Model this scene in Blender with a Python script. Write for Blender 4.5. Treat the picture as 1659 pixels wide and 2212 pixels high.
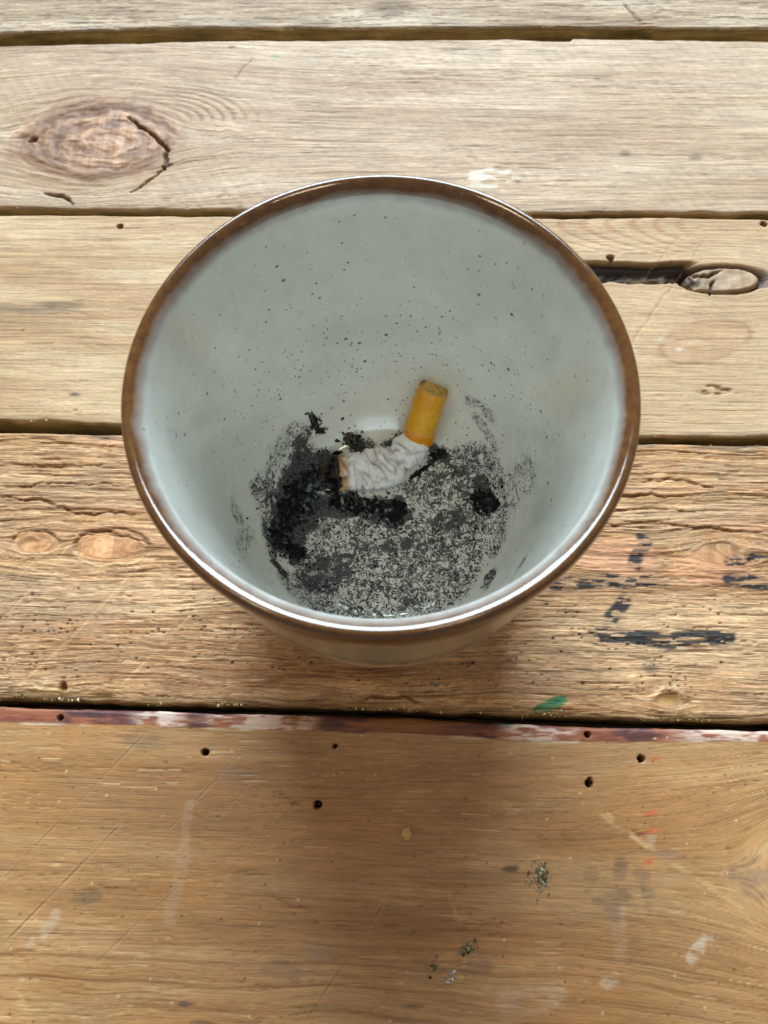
import bpy, math, random
import numpy as np

# ------------------------------------------------------------------ reset
for o in list(bpy.data.objects): bpy.data.objects.remove(o)
scene = bpy.context.scene
COL = scene.collection
random.seed(7)
RNG = np.random.default_rng(11)

# ------------------------------------------------------------------ camera (hand-held phone looking steeply down)
TH, PHI, RHO = 1.2264, -0.0664, -0.0486
def camera_axes(th, phi, rho):
    f = np.array([math.sin(phi)*math.cos(th), math.cos(phi)*math.cos(th), -math.sin(th)])
    r = np.cross(f, [0, 0, 1]); r /= np.linalg.norm(r); u = np.cross(r, f)
    return f, r*math.cos(rho)+u*math.sin(rho), -r*math.sin(rho)+u*math.cos(rho)
from mathutils import Matrix, Vector
f_, r_, u_ = camera_axes(TH, PHI, RHO)
cd = bpy.data.cameras.new('camera'); cam = bpy.data.objects.new('camera', cd); COL.objects.link(cam)
CAMLOC = np.array([0.00447, -0.07266, 0.22])
M = Matrix.Identity(4)
for i in range(3):
    M[i][0] = r_[i]; M[i][1] = u_[i]; M[i][2] = -f_[i]; M[i][3] = CAMLOC[i]
cam.matrix_world = M
cd.sensor_fit = 'VERTICAL'; cd.lens = 26; cd.sensor_height = 26*2212/1661.0
cd.clip_start = 0.005; cd.clip_end = 50
cd.dof.use_dof = True; cd.dof.focus_distance = 0.212; cd.dof.aperture_fstop = 21.0
scene.camera = cam

# ------------------------------------------------------------------ light: a wide window on the far side, two small warm ceiling lights, dim room
W = bpy.data.worlds.new('World'); scene.world = W; W.use_nodes = True
bg = W.node_tree.nodes['Background']; bg.inputs[0].default_value = (1.0, 0.97, 0.90, 1); bg.inputs[1].default_value = 0.21
def area(name, loc, target, sx, sy, power, color):
    l = bpy.data.lights.new(name, 'AREA'); l.shape = 'RECTANGLE'; l.size = sx; l.size_y = sy
    l.energy = power; l.color = color
    o = bpy.data.objects.new(name, l); COL.objects.link(o); o.location = loc
    o.rotation_euler = (Vector(target)-Vector(loc)).to_track_quat('-Z', 'Y').to_euler()
    return o
area('far_window_light', (-0.10, 2.00, 1.50), (0, 0, 0.03), 1.60, 1.36, 168.0, (0.66, 0.85, 1.0))
area('ceiling_light', (0.24, -0.18, 1.45), (0, 0, 0.05), 0.22, 0.09, 1.5, (1.0, 0.86, 0.60))
area('ceiling_light', (-0.45, -0.08, 1.40), (0, 0, 0.05), 0.22, 0.09, 1.5, (1.0, 0.86, 0.60))

scene.view_settings.view_transform = 'Standard'; scene.view_settings.look = 'None'
scene.view_settings.exposure = 0.0; scene.view_settings.gamma = 1.0; scene.view_settings.use_curve_mapping = False
scene.render.engine = 'CYCLES'
cy = scene.cycles; cy.max_bounces = 7; cy.diffuse_bounces = 4; cy.glossy_bounces = 3; cy.caustics_reflective = False; cy.caustics_refractive = False
cy.use_adaptive_sampling = True; cy.adaptive_threshold = 0.012
scene.render.resolution_x = 768; scene.render.resolution_y = 1024

# ------------------------------------------------------------------ helpers
def s2l(r, g, b):
    v = np.array([r, g, b])/255.0
    return np.where(v <= 0.04045, v/12.92, ((v+0.055)/1.055)**2.4)
def sstep(a, b, x):
    t = np.clip((x-a)/(b-a), 0, 1); return t*t*(3-2*t)
def hash2(ix, iy, seed):
    h = (ix.astype(np.int64)*374761393 + iy.astype(np.int64)*668265263 + seed*1442695041) & 0xffffffff
    h = ((h ^ (h >> 13))*1274126177) & 0xffffffff
    h = ((h ^ (h >> 16))*2246822519) & 0xffffffff
    return ((h ^ (h >> 15)) & 0xffffff)/float(0xffffff)
def noise(x, y, seed=0):
    ix = np.floor(x); iy = np.floor(y); fx = x-ix; fy = y-iy
    fx = fx*fx*fx*(fx*(fx*6-15)+10); fy = fy*fy*fy*(fy*(fy*6-15)+10)
    a = hash2(ix, iy, seed); b = hash2(ix+1, iy, seed); c = hash2(ix, iy+1, seed); d = hash2(ix+1, iy+1, seed)
    return (a+(b-a)*fx+(c-a)*fy+(a-b-c+d)*fx*fy)*2-1
def fbm(x, y, seed=0, o=4, g=0.5):
    s = 0; a = 1; n = 0
    for i in range(o):
        s = s+a*noise(x*2**i+i*17.3, y*2**i-i*9.1, seed+i); n += a; a *= g
    return s/n
def dseg(X, Y, pts):
    """distance from (X,Y) to a polyline, and the parameter along it"""
    best = np.full(X.shape, 1e9); par = np.zeros(X.shape); n = len(pts)-1
    for i in range(n):
        ax, ay = pts[i][:2]; bx, by = pts[i+1][:2]; dx, dy = bx-ax, by-ay
        t = np.clip(((X-ax)*dx+(Y-ay)*dy)/(dx*dx+dy*dy+1e-9), 0, 1)
        d = np.hypot(X-ax-t*dx, Y-ay-t*dy); m = d < best
        best = np.where(m, d, best); par = np.where(m, (i+t)/n, par)
    return best, par
def tag(o, label=None, cat=None, group=None, kind=None):
    for k, v in (('label', label), ('category', cat), ('group', group), ('kind', kind)):
        if v: o[k] = v
    return o
def empty(name, loc=(0, 0, 0)):
    o = bpy.data.objects.new(name, None); COL.objects.link(o); o.location = loc; o.empty_display_size = 0.01
    return o
def mesh_obj(name, verts, faces, mat, parent=None, smooth=True, attrs=None, quads=None):
    me = bpy.data.meshes.new(name)
    verts = np.asarray(verts, dtype=np.float32)
    if quads is not None:
        quads = np.asarray(quads, dtype=np.int32); extra = faces or []
        nl = quads.size+sum(len(f) for f in extra)
        me.vertices.add(len(verts)); me.vertices.foreach_set('co', verts.ravel())
        me.loops.add(nl); me.polygons.add(len(quads)+len(extra))
        li = np.concatenate([quads.ravel()]+[np.array(f, dtype=np.int32) for f in extra]) if extra else quads.ravel()
        tot = np.concatenate([np.full(len(quads), 4), [len(f) for f in extra]]).astype(np.int32)
        st = np.concatenate([[0], np.cumsum(tot)[:-1]]).astype(np.int32)
        me.loops.foreach_set('vertex_index', li.astype(np.int32))
        me.polygons.foreach_set('loop_start', st); me.polygons.foreach_set('loop_total', tot)
        me.update(calc_edges=True)
    else:
        me.from_pydata([tuple(v) for v in verts], [], faces)
    if attrs:
        for k, a in attrs.items():
            a = np.asarray(a, dtype=np.float32)
            if a.ndim == 1:
                at = me.attributes.new(k, 'FLOAT', 'POINT'); at.data.foreach_set('value', a)
            elif k == 'flow':
                at = me.attributes.new(k, 'FLOAT_VECTOR', 'POINT'); at.data.foreach_set('vector', a.ravel())
            else:
                at = me.attributes.new(k, 'FLOAT_COLOR', 'POINT')
                if a.shape[1] == 3: a = np.concatenate([a, np.ones((len(a), 1), np.float32)], 1)
                at.data.foreach_set('color', a.ravel())
    me.polygons.foreach_set('use_smooth', np.full(len(me.polygons), smooth))
    me.validate(); me.update()
    me.materials.append(mat)
    o = bpy.data.objects.new(name, me); COL.objects.link(o)
    if parent: o.parent = parent
    return o
class NT:
    """tiny node-tree writer"""
    def __init__(s, name):
        s.m = bpy.data.materials.new(name); s.m.use_nodes = True; s.t = s.m.node_tree
        s.p = s.t.nodes['Principled BSDF']
    def n(s, typ, **kw):
        nd = s.t.nodes.new(typ)
        for k, v in kw.items():
            if k.startswith('i_'): s.set(nd.inputs[k[2:].replace('__', ' ')], v)
            else: setattr(nd, k, v)
        return nd
    def set(s, inp, v):
        if hasattr(v, 'is_output'): s.t.links.new(v, inp)
        else: inp.default_value = v
    def math(s, op, a, b=0.0, c=None, clamp=False):
        nd = s.t.nodes.new('ShaderNodeMath'); nd.operation = op; nd.use_clamp = clamp
        s.set(nd.inputs[0], a); s.set(nd.inputs[1], b)
        if c is not None: s.set(nd.inputs[2], c)
        return nd.outputs[0]
    def mix(s, fac, a, b, blend='MIX'):
        nd = s.t.nodes.new('ShaderNodeMix'); nd.data_type = 'RGBA'; nd.blend_type = blend; nd.clamp_factor = True
        s.set(nd.inputs[0], fac); s.set(nd.inputs[6], a); s.set(nd.inputs[7], b)
        return nd.outputs[2]
    def attr(s, name):
        nd = s.t.nodes.new('ShaderNodeAttribute'); nd.attribute_name = name; return nd
    def noise(s, vec, scale, detail=4, rough=0.55, dist=0.0, dim='3D'):
        nd = s.n('ShaderNodeTexNoise', noise_dimensions=dim, i_Scale=scale, i_Detail=detail, i_Roughness=rough, i_Distortion=dist)
        s.set(nd.inputs['Vector'], vec); return nd.outputs[0]
    def remap(s, v, a, b, c=0.0, d=1.0):
        nd = s.n('ShaderNodeMapRange'); s.set(nd.inputs[0], v)
        for i, q in enumerate((a, b, c, d)): s.set(nd.inputs[i+1], q)
        return nd.outputs[0]
def rgba(c): return (float(c[0]), float(c[1]), float(c[2]), 1.0)

# ------------------------------------------------------------------ wood material
def wood_material():
    k = NT('pine_wood')
    col = k.attr('col').outputs['Color']; flow = k.attr('flow').outputs['Vector']; rel = k.attr('relief').outputs['Fac']
    def stretched(sx, sy):
        v = k.n('ShaderNodeVectorMath', operation='MULTIPLY'); k.set(v.inputs[0], flow); v.inputs[1].default_value = (sx, sy, 1)
        return v.outputs[0]
    fine = k.noise(stretched(0.075, 1.9), 1.0, 5, 0.65, dim='2D')
    hair = k.noise(stretched(0.42, 3.4), 1.0, 3, 0.7, 0.3, dim='2D')
    mid = k.noise(stretched(0.05, 0.8), 1.0, 5, 0.6, dim='2D')
    blot = k.noise(stretched(0.12, 0.16), 1.0, 6, 0.65, dim='2D')
    stre = k.noise(stretched(0.022, 1.15), 1.0, 4, 0.6, dim='2D')
    f1 = k.remap(fine, 0.3, 0.72, 0.68, 1.24); f2 = k.math('MULTIPLY', k.remap(hair, 0.3, 0.7, 0.74, 1.20), k.remap(stre, 0.57, 0.70, 1.0, 0.66)); f3 = k.remap(mid, 0.3, 0.7, 0.86, 1.10)
    f4 = k.remap(blot, 0.3, 0.7, 0.90, 1.09)
    a = k.math('MULTIPLY', f1, f2); b = k.math('MULTIPLY', f3, f4); ab = k.math('ADD', 1.0, k.math('MULTIPLY', k.math('SUBTRACT', k.math('MULTIPLY', a, b), 1.0), k.remap(rel, 0, 1, 0.4, 1.0)))
    cc = k.n('ShaderNodeCombineColor'); [k.set(cc.inputs[i], ab) for i in range(3)]
    c = k.mix(1.0, col, cc.outputs[0], 'MULTIPLY')
    k.set(k.p.inputs['Base Color'], c)
    rg = k.attr('gloss').outputs['Fac']
    k.set(k.p.inputs['Roughness'], k.math('ADD', k.remap(rg, 0, 1, 0.62, 0.40), k.remap(fine, 0.3, 0.7, 0.07, -0.07)))
    k.set(k.p.inputs['Specular IOR Level'], k.remap(rg, 0, 1, 0.28, 0.5))
    hsum = k.math('ADD', k.math('MULTIPLY', fine, 0.6), k.math('MULTIPLY', hair, 0.4))
    bp = k.n('ShaderNodeBump', i_Distance=0.00034); k.set(bp.inputs['Height'], k.math('SUBTRACT', hsum, k.remap(stre, 0.57, 0.70, 0.0, 0.35)))
    k.set(bp.inputs['Strength'], k.remap(rel, 0, 1, 0.15, 1.0))
    k.set(k.p.inputs['Normal'], bp.outputs[0])
    return k.m
WOOD = wood_material()

def attr_material(name, rough, bump_scale=0, bump_dist=0.0001, spec=0.4, vary=0.0, vscale=800):
    k = NT(name); tc = k.n('ShaderNodeTexCoord').outputs['Object']
    c = k.attr('col').outputs['Color']
    if vary:
        nz = k.remap(k.noise(tc, vscale, 5, 0.6), 0.3, 0.7, 1-vary, 1+vary)
        cc = k.n('ShaderNodeCombineColor'); [k.set(cc.inputs[i], nz) for i in range(3)]
        c = k.mix(1.0, c, cc.outputs[0], 'MULTIPLY')
    k.set(k.p.inputs['Base Color'], c)
    k.p.inputs['Roughness'].default_value = rough; k.p.inputs['Specular IOR Level'].default_value = spec
    if bump_scale:
        bp = k.n('ShaderNodeBump', i_Distance=bump_dist, i_Strength=0.8); k.set(bp.inputs['Height'], k.noise(tc, bump_scale, 5, 0.6))
        k.set(k.p.inputs['Normal'], bp.outputs[0])
    return k.m

# ------------------------------------------------------------------ planks (all lengths below in millimetres, bowl centre at 0,0)
table = empty('plank_table')
tag(table, 'weathered pine tabletop of five wide planks with dark gaps', 'table')

def interp(pts, x):
    p = np.array(pts); return np.interp(x, p[:, 0], p[:, 1])

# measured edge lines: (far plank's near edge, near plank's far edge) for each of the four gaps
GAPS = [
 ([(-156.90,205.21),(-120.20,206.96),(-78.92,208.46),(-18.32,208.19),(74.70,208.53),(130.11,207.90),(144.17,207.89)],
  [(-155.60,198.38),(-119.08,199.50),(-78.12,200.75),(-4.89,201.50),(42.96,202.00),(58.13,201.02),(67.41,201.03),(68.57,202.37),(143.14,200.80)]),
 ([(-140.62,120.02),(-132.52,119.66),(-109.57,119.27),(-99.89,119.13),(-67.41,119.46),(58.38,118.84),(89.27,119.14),(131.22,119.21)],
  [(-139.96,116.55),(-67.12,116.62),(58.24,116.43),(94.22,117.07),(130.80,116.32)]),
 ([(-124.49,35.62),(-105.87,35.36),(-90.70,34.73),(-84.85,34.47),(78.66,32.20),(95.80,32.58),(118.62,32.87)],
  [(-123.62,31.05),(-105.74,30.95),(-84.37,30.90),(78.44,29.81),(118.18,29.85)]),
 ([(-107.83,-51.58),(-61.80,-52.09),(-26.00,-52.18),(0.38,-52.48),(38.86,-53.17),(64.28,-53.74),(105.93,-53.98)],
  [(-107.41,-53.78),(-55.04,-54.17),(0.42,-54.48),(57.77,-56.02),(105.64,-56.01)]),
]
THICK = 19.0

def knot_flow(X, Y, G, kx, ky, a, sx):
    """grain coordinate that streams round a knot"""
    dx = (X-kx)/sx; dy = Y-ky; rho2 = dx*dx+dy*dy+1e-6
    return G-dy*np.minimum(a*a/(rho2+0.25*a*a), 1.0), np.sqrt(rho2)

def hole(h, X, Y, c, r, depth=5.0, ecc=1.0):
    wob = 1+0.06*np.sin(3*np.arctan2(Y-c[1], X-c[0])+c[0])
    d = np.hypot((X-c[0])/ecc, Y-c[1])/wob
    return h-depth*(1-sstep(r*0.72, r*1.0, d)), 1-sstep(r*0.8, r*1.25, d)

def crack(h, X, Y, pts, w, depth):
    wx = X+0.9*fbm(X/3, Y/3, 91); wy = Y+0.9*fbm(X/3, Y/3, 95)
    d, t = dseg(wx, wy, pts); ww = w*(0.35+0.65*np.sin(np.pi*np.clip(t, 0.02, 0.98)))
    m = 1-sstep(ww*0.4, ww, d)
    return h-depth*m, m

def mixc(C, m, c, k=1.0):
    return C+(np.asarray(c)-C)*(np.clip(m, 0, 1)*k)[..., None]

def build_plank(idx, near, far, xr, dense_y, fn, dx=0.5, dy=0.36):
    """near/far: edge functions y(x). xr: dense x range. dense_y: dense y range."""
    x = np.concatenate([np.arange(-300, xr[0], 6.0), np.arange(xr[0], xr[1], dx), np.arange(xr[1], 300.1, 6.0)])
    yn = near(x); yf = far(x)
    wid = float(np.mean(yf-yn)); y0 = float(np.mean(yn))
    # v samples: dense where seen, dense at both edges
    v = [0.0]; edges = 1.6/wid
    while v[-1] < 1:
        yy = y0+v[-1]*wid
        st = dy if (dense_y[0] <= yy <= dense_y[1]) else 4.0
        if v[-1] < edges or v[-1] > 1-edges-4.0/wid: st = min(st, 0.30)
        v.append(v[-1]+st/wid)
    v = np.array(v[:-1]+[1.0])
    X = np.repeat(x[None, :], len(v), 0); Y = yn[None, :]+v[:, None]*(yf-yn)[None, :]
    C, h, flow, relief, gloss = fn(X, Y, yn[None, :], yf[None, :])
    C = C*np.array(((0.94, 0.80, 0.66), (0.95, 0.79, 0.63), (0.97, 0.83, 0.69), (1.20, 1.00, 0.85), (1.01, 0.91, 0.79))[idx-1])
    # rounded, worn arrises
    dn = Y-yn[None, :]; df = yf[None, :]-Y
    for d, sd in ((dn, 3), (df, 5)):
        r = 0.9+0.6*fbm(X/14, X*0+idx*3.1, 40+sd+idx, 4)
        h = h-np.where(d < r, r-np.sqrt(np.maximum(r*r-(r-np.minimum(d, r))**2, 0)), 0)
    # side rows
    zs_far = [-1.6, -3.0, -4.6, -6.5, -9, -13, -THICK]
    def side(edge_y, htop, sgn, sd):
        rows = []
        for i, z in enumerate(zs_far):
            rows.append((edge_y+sgn*(0.25*fbm(x/6, x*0+z*0.7, sd, 3)), np.minimum(htop-0.2, z+0*x)))
        return rows
    nrows = side(near(x), h[0], -1, 60+idx)[::-1]; frows = side(far(x), h[-1], 1, 80+idx)
    YY = np.concatenate([np.array([r[0] for r in nrows]), Y, np.array([r[0] for r in frows])])
    ZZ = np.concatenate([np.array([r[1] for r in nrows]), h, np.array([r[1] for r in frows])])
    ns = len(zs_far); XX = np.repeat(x[None, :], len(YY), 0)
    sidec = np.array(s2l(178, 148, 100))
    def sidecol(n, sd):
        q = np.ones((n, len(x), 3))*sidec; zz = np.array(zs_far)[:, None]+0*x[None, :]
        g = fbm(x[None, :]/9+0*zz, zz/1.2, sd, 5); q = q*(1+0.45*g)[..., None]
        return mixc(q, sstep(0.0, 0.6, fbm(x[None, :]/16+0*zz, zz/5, sd+7, 3)), s2l(96, 84, 40), 0.7)
    CC = np.concatenate([sidecol(ns, 200+idx)[::-1], C, sidecol(ns, 300+idx)])
    zf = lambda: np.stack([np.repeat(x[None, :], ns, 0), np.array(zs_far)[:, None]+0*x[None, :]+idx*100, 0*np.repeat(x[None, :], ns, 0)], -1)
    FF = np.concatenate([zf()[::-1], flow, zf()])
    RR = np.concatenate([np.ones((ns, len(x))), relief, np.ones((ns, len(x)))]); GG = np.concatenate([np.zeros((ns, len(x))), gloss, np.zeros((ns, len(x)))])
    nr, nc = YY.shape
    V = np.stack([XX, YY, ZZ], -1).reshape(-1, 3)*0.001
    I = np.arange(nr*nc).reshape(nr, nc); J = np.roll(I, -1, 0)
    q = np.stack([I[:, :-1], I[:, 1:], J[:, 1:], J[:, :-1]], -1).reshape(-1, 4)
    ends = [list(I[:, 0]), list(I[::-1, -1])]
    return mesh_obj('plank', V, ends, WOOD, table, True,
                    {'col': CC.reshape(-1, 3), 'flow': FF.reshape(-1, 3), 'relief': RR.ravel(), 'gloss': GG.ravel()}, quads=q)

def base_wood(X, Y, G, seed, c_light, c_mid, c_dark, ring=7.0, ring_amt=0.35, fib=1.0):
    """albedo and relief of sawn pine along grain coordinate G"""
    n1 = fbm(X/70, G/7, seed, 4); n2 = fbm(X/34, G/1.6, seed+10, 4); n3 = fbm(X/14, G/0.55, seed+20, 3)
    big = fbm(X/45, Y/28, seed+30, 4)
    ringc = G/ring*2*np.pi+2.2*fbm(X/90, G/22, seed+40, 3)*np.pi
    late = np.clip(np.sin(ringc), 0, 1)**5*(0.55+0.45*fbm(X/50, G/5, seed+44, 3))
    C = np.ones(X.shape+(3,))*np.asarray(c_mid)
    C = mixc(C, sstep(-0.1, 0.55, n1+0.5*big), c_light, 0.75)
    C = mixc(C, sstep(0.05, 0.6, -n1+0.4*n2), c_dark, 0.55)
    C = mixc(C, late, c_dark, ring_amt)
    C = C*(1+0.16*n2*fib+0.12*n3*fib)[..., None]
    h = (0.08*n2+0.05*n3)*fib-0.10*late*ring_amt
    return C, h, n2, n3

def dashes(X, G, L, H, density, seed, wid=0.16):
    """short splits along the grain: 0..1 mask"""
    out = np.zeros(X.shape)
    for j in (0, 1):
        xx = X/L+j*0.37; ix = np.floor(xx+hash2(np.floor(G/H+j*.5), 0*X, seed+j)*3); fx = xx+hash2(np.floor(G/H+j*.5), 0*X, seed+j)*3-ix
        gy = G/H+j*0.5; iy = np.floor(gy); fy = (gy-iy)*H
        c = (0.25+0.5*hash2(ix, iy, seed+2+j))*H; ln = 0.15+0.33*hash2(ix, iy, seed+4+j); cx = 0.5; on = hash2(ix, iy, seed+6+j) < density
        taper = np.clip(1-((fx-cx)/ln)**2, 0, 1); w = wid*(0.5+hash2(ix, iy, seed+8+j))*np.sqrt(taper)+1e-4
        out = np.maximum(out, on*(taper > 0)*(1-sstep(0.5, 1.25, np.abs(fy-c)/w))*sstep(0, .25, taper))
    return out
# ---- plank 1 (farthest, only its near strip is in the picture)
def plank1(X, Y, yn, yf):
    kp = (-2.30,218.52); rho = np.hypot((X-kp[0])/1.8, Y-kp[1])+2.0*fbm(X/6, Y/4, 100, 4); G = Y+2.0*np.exp(-(rho/9)**2)*np.sign(Y-kp[1])
    C, h, n2, n3 = base_wood(X, Y, G, 101, s2l(216,202,184), s2l(196,176,152), s2l(160,136,108), 6, 0.2, 1.3)
    rid = 1-np.abs(fbm(X/40, G/1.3, 111, 4)); h = h+0.28*(rid-0.7)
    C = mixc(C, sstep(0.86, 0.98, 1-np.abs(fbm(X/30, G/1.9, 117, 4))), s2l(140,112,78), 0.55)
    C = mixc(C, 1-sstep(3, 8, rho), s2l(120,92,60), 0.7)
    m = dashes(X, G, 26, 1.0, 0.35, 1001, 0.17); C = mixc(C, m, s2l(120,92,62), 0.6); h = h-0.3*m
    h, m = crack(h, X, Y, [(89.21,220.96), (96.72,209.89)], 0.8, 0.8); C = mixc(C, m, s2l(90,76,50), 0.8)
    C = mixc(C, sstep(6, 0, Y-yn)*sstep(-0.1, 0.5, fbm(X/12, Y/3, 121, 3)), s2l(188,184,178), 0.6)
    return C, h, np.stack([X, G, 0*X+11], -1), 0*X+1.0, 0*X+0.2
# ---- plank 2 (big knot on the left)
def plank2(X, Y, yn, yf):
    K = (-109.81,151.46)
    near_k = 1-sstep(25, 50, np.hypot((X-K[0])/1.5, Y-K[1]))
    wx = X+2.5*near_k*fbm(X/14, Y/14, 5, 3); wy = Y+(0.35+1.3*near_k)*fbm(X/(40-22*near_k), Y/16, 6, 3)
    G, rho = knot_flow(wx, wy, wy, K[0], K[1], 17, 1.55)
    C, h, n2, n3 = base_wood(X, Y, G, 131, s2l(214,199,182), s2l(197,176,154), s2l(170,143,116), 8, 0.18, 1.15)
    h = h+0.16*(0.6-np.abs(fbm(X/48, G/1.2, 137, 4)))
    C = mixc(C, sstep(0.90, 0.985, 1-np.abs(fbm(X/34, G/1.5, 139, 4)))*sstep(-.2, .5, fbm(X/50, Y/20, 140, 3)), s2l(142,112,82), 0.6)
    m = np.maximum(dashes(X, G, 30, 1.3, 0.22, 1021, 0.14), 0.6*dashes(X, G, 9, 0.9, 0.12, 1041, 0.12))*sstep(-.2, .5, fbm(X/40, Y/16, 1051, 3)); C = mixc(C, m, s2l(132,104,76), 0.6); h = h-0.22*m
    saw = np.sin((X*0.80+Y*0.62)*1.55+1.5*fbm(X/30, Y/30, 25, 2))*sstep(-.3, .4, fbm(X/35, Y/25, 26, 3)); C = C*(1+0.035*saw)[..., None]; h = h+0.03*saw
    # knot: swirling rings, torn relief
    inside = 1-sstep(15, 23, rho+3*fbm(X/9, Y/9, 7, 3))
    ang = np.arctan2(wy-K[1], (wx-K[0])/1.4)
    wr = fbm(X/11, Y/6, 8, 4)
    sw = np.sin(rho*0.95+1.0*ang+6.5*wr)
    sw2 = np.sin(rho*2.4+2.0*ang+11*fbm(X/9, Y/6, 18, 4))*sstep(-0.2, 0.3, fbm(X/8, Y/8, 19, 3))
    C = mixc(C, inside, s2l(158,118,88), 0.85)
    C = mixc(C, inside*sstep(-0.2, 0.9, sw), s2l(198,166,138), 0.55)
    C = mixc(C, inside*sstep(0.25, 0.95, -sw), s2l(126,88,62), 0.6); C = mixc(C, np.exp(-((rho-16.5+3*wr)/1.6)**2), s2l(112,80,56), 0.5)
    C = mixc(C, inside*sstep(0.5, 1.0, sw2), s2l(104,72,48), 0.25)
    cxk, cyk = K[0]+5, K[1]-1.5; an2 = np.arctan2(Y-cyk, (X-cxk)/1.5); ro2 = np.hypot((X-cxk)/1.5, Y-cyk)+2.2*wr+0.35*an2
    st = fbm(an2*2.2, ro2/0.85, 27, 4); st2 = fbm(an2*1.2, ro2/2.6, 28, 3); C = C*(1+inside*(0.32*st+0.22*st2))[..., None]
    C = mixc(C, inside*sstep(0.90, 0.98, 1-np.abs(fbm(an2*1.5, ro2/2.2, 29, 3))), s2l(96,66,44), 0.6)
    h = h+inside*(0.10*sw+0.22*st+0.25*st2+0.35*fbm(X/9, Y/6, 9, 3)+0.25)
    skirt = np.exp(-((rho-20)/5.5)**2)*sstep(-.2, .4, fbm(X/16, G/1.6, 20, 4)); C = mixc(C, skirt, s2l(150,116,86), 0.55); h = h-0.3*skirt
    core = 1-sstep(3.0, 8.5, np.hypot((X-K[0]-4)/1.2, Y-K[1]+2)); C = mixc(C, core, s2l(184,150,126), 0.6)
    # arc shaped rings fanning above the knot to the right
    A = (-90.46,159.99); ra = np.hypot((X-A[0])/2.1, (Y-A[1])*1.0)
    fan = sstep(-0.2, 0.3, (X-A[0])/40)*sstep(0, 3, Y-A[1]+1.5)*(1-sstep(14, 22, ra))*sstep(4, 8, ra)
    fr = np.sin(ra*3.1+1.5*fbm(X/20, Y/20, 12, 3)); C = mixc(C, fan*sstep(0.2, 0.9, fr), s2l(150,116,82), 0.6); h = h-0.3*fan*sstep(0, 1, fr)
    for pts, w, dp in (([(-99.48,162.22),(-94.44,157.07),(-88.12,152.20),(-83.26,146.09),(-83.44,141.76),(-83.96,137.48),(-88.93,131.11),(-94.08,126.70)], 0.95, 2.0),
                   ([(-98.48,159.97),(-95.52,158.63)], .8, 1.), ([(-85.27,138.54),(-80.89,140.27)], 0.7, 1.0), ([(-125.76,126.10),(-118.79,124.69),(-114.11,121.62)], 1.0, 1.2),
                   ([(-135.85,149.59),(-132.70,151.37)], 1.5, 1.0)):
        h, m = crack(h, X, Y, pts, w, dp); C = mixc(C, m, s2l(58,40,28), 0.9)
    # white scuff, dark specks
    wq = (1-sstep(2, 9, np.hypot((X-(34.59,134.28)[0])/2.0, Y-(34.59,134.28)[1])))*sstep(0.0, 0.25, fbm(X/5, Y/2.2, 15, 4)); C = mixc(C, wq, s2l(236,234,230), 0.9)
    for p, r in (((83.75,145.52),1.3),((108.82,143.50),1.6),((-64.18,197.56),0.9),((76.34,181.47),0.8),((44.79,132.46),.9)):
        C = mixc(C, (1-sstep(0.3*r, 1.5*r, np.hypot((X-p[0])/1.6, Y-p[1])+0.5*fbm(X/1.5, Y/1, 16, 3)))*0.6, s2l(84,70,62))
    p = (-47.01,192.71); C = mixc(C, 1-sstep(0.3, 1.1, np.hypot((X-p[0])/2.4, Y-p[1])), s2l(98,160,130), 0.7)
    h, m = crack(h, X, Y, [(-55.05,191.98),(-59.59,185.98),(-61.33,181.24)], 0.6, 0.3); C = mixc(C, m, s2l(130,96,60), 0.6)
    C = mixc(C, sstep(4, 0, Y-yn)*sstep(-0.1, 0.5, fbm(X/10, Y/3, 23, 4)), s2l(160,148,130), 0.6)
    h = h-1.2*sstep(0.3, 0.7, fbm(X/9, Y/20, 24, 3))*sstep(2.6, 0, Y-yn)
    return C, h, np.stack([X, G, 0*X+22], -1), 0*X+0.62, 0*X+0.25
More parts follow.
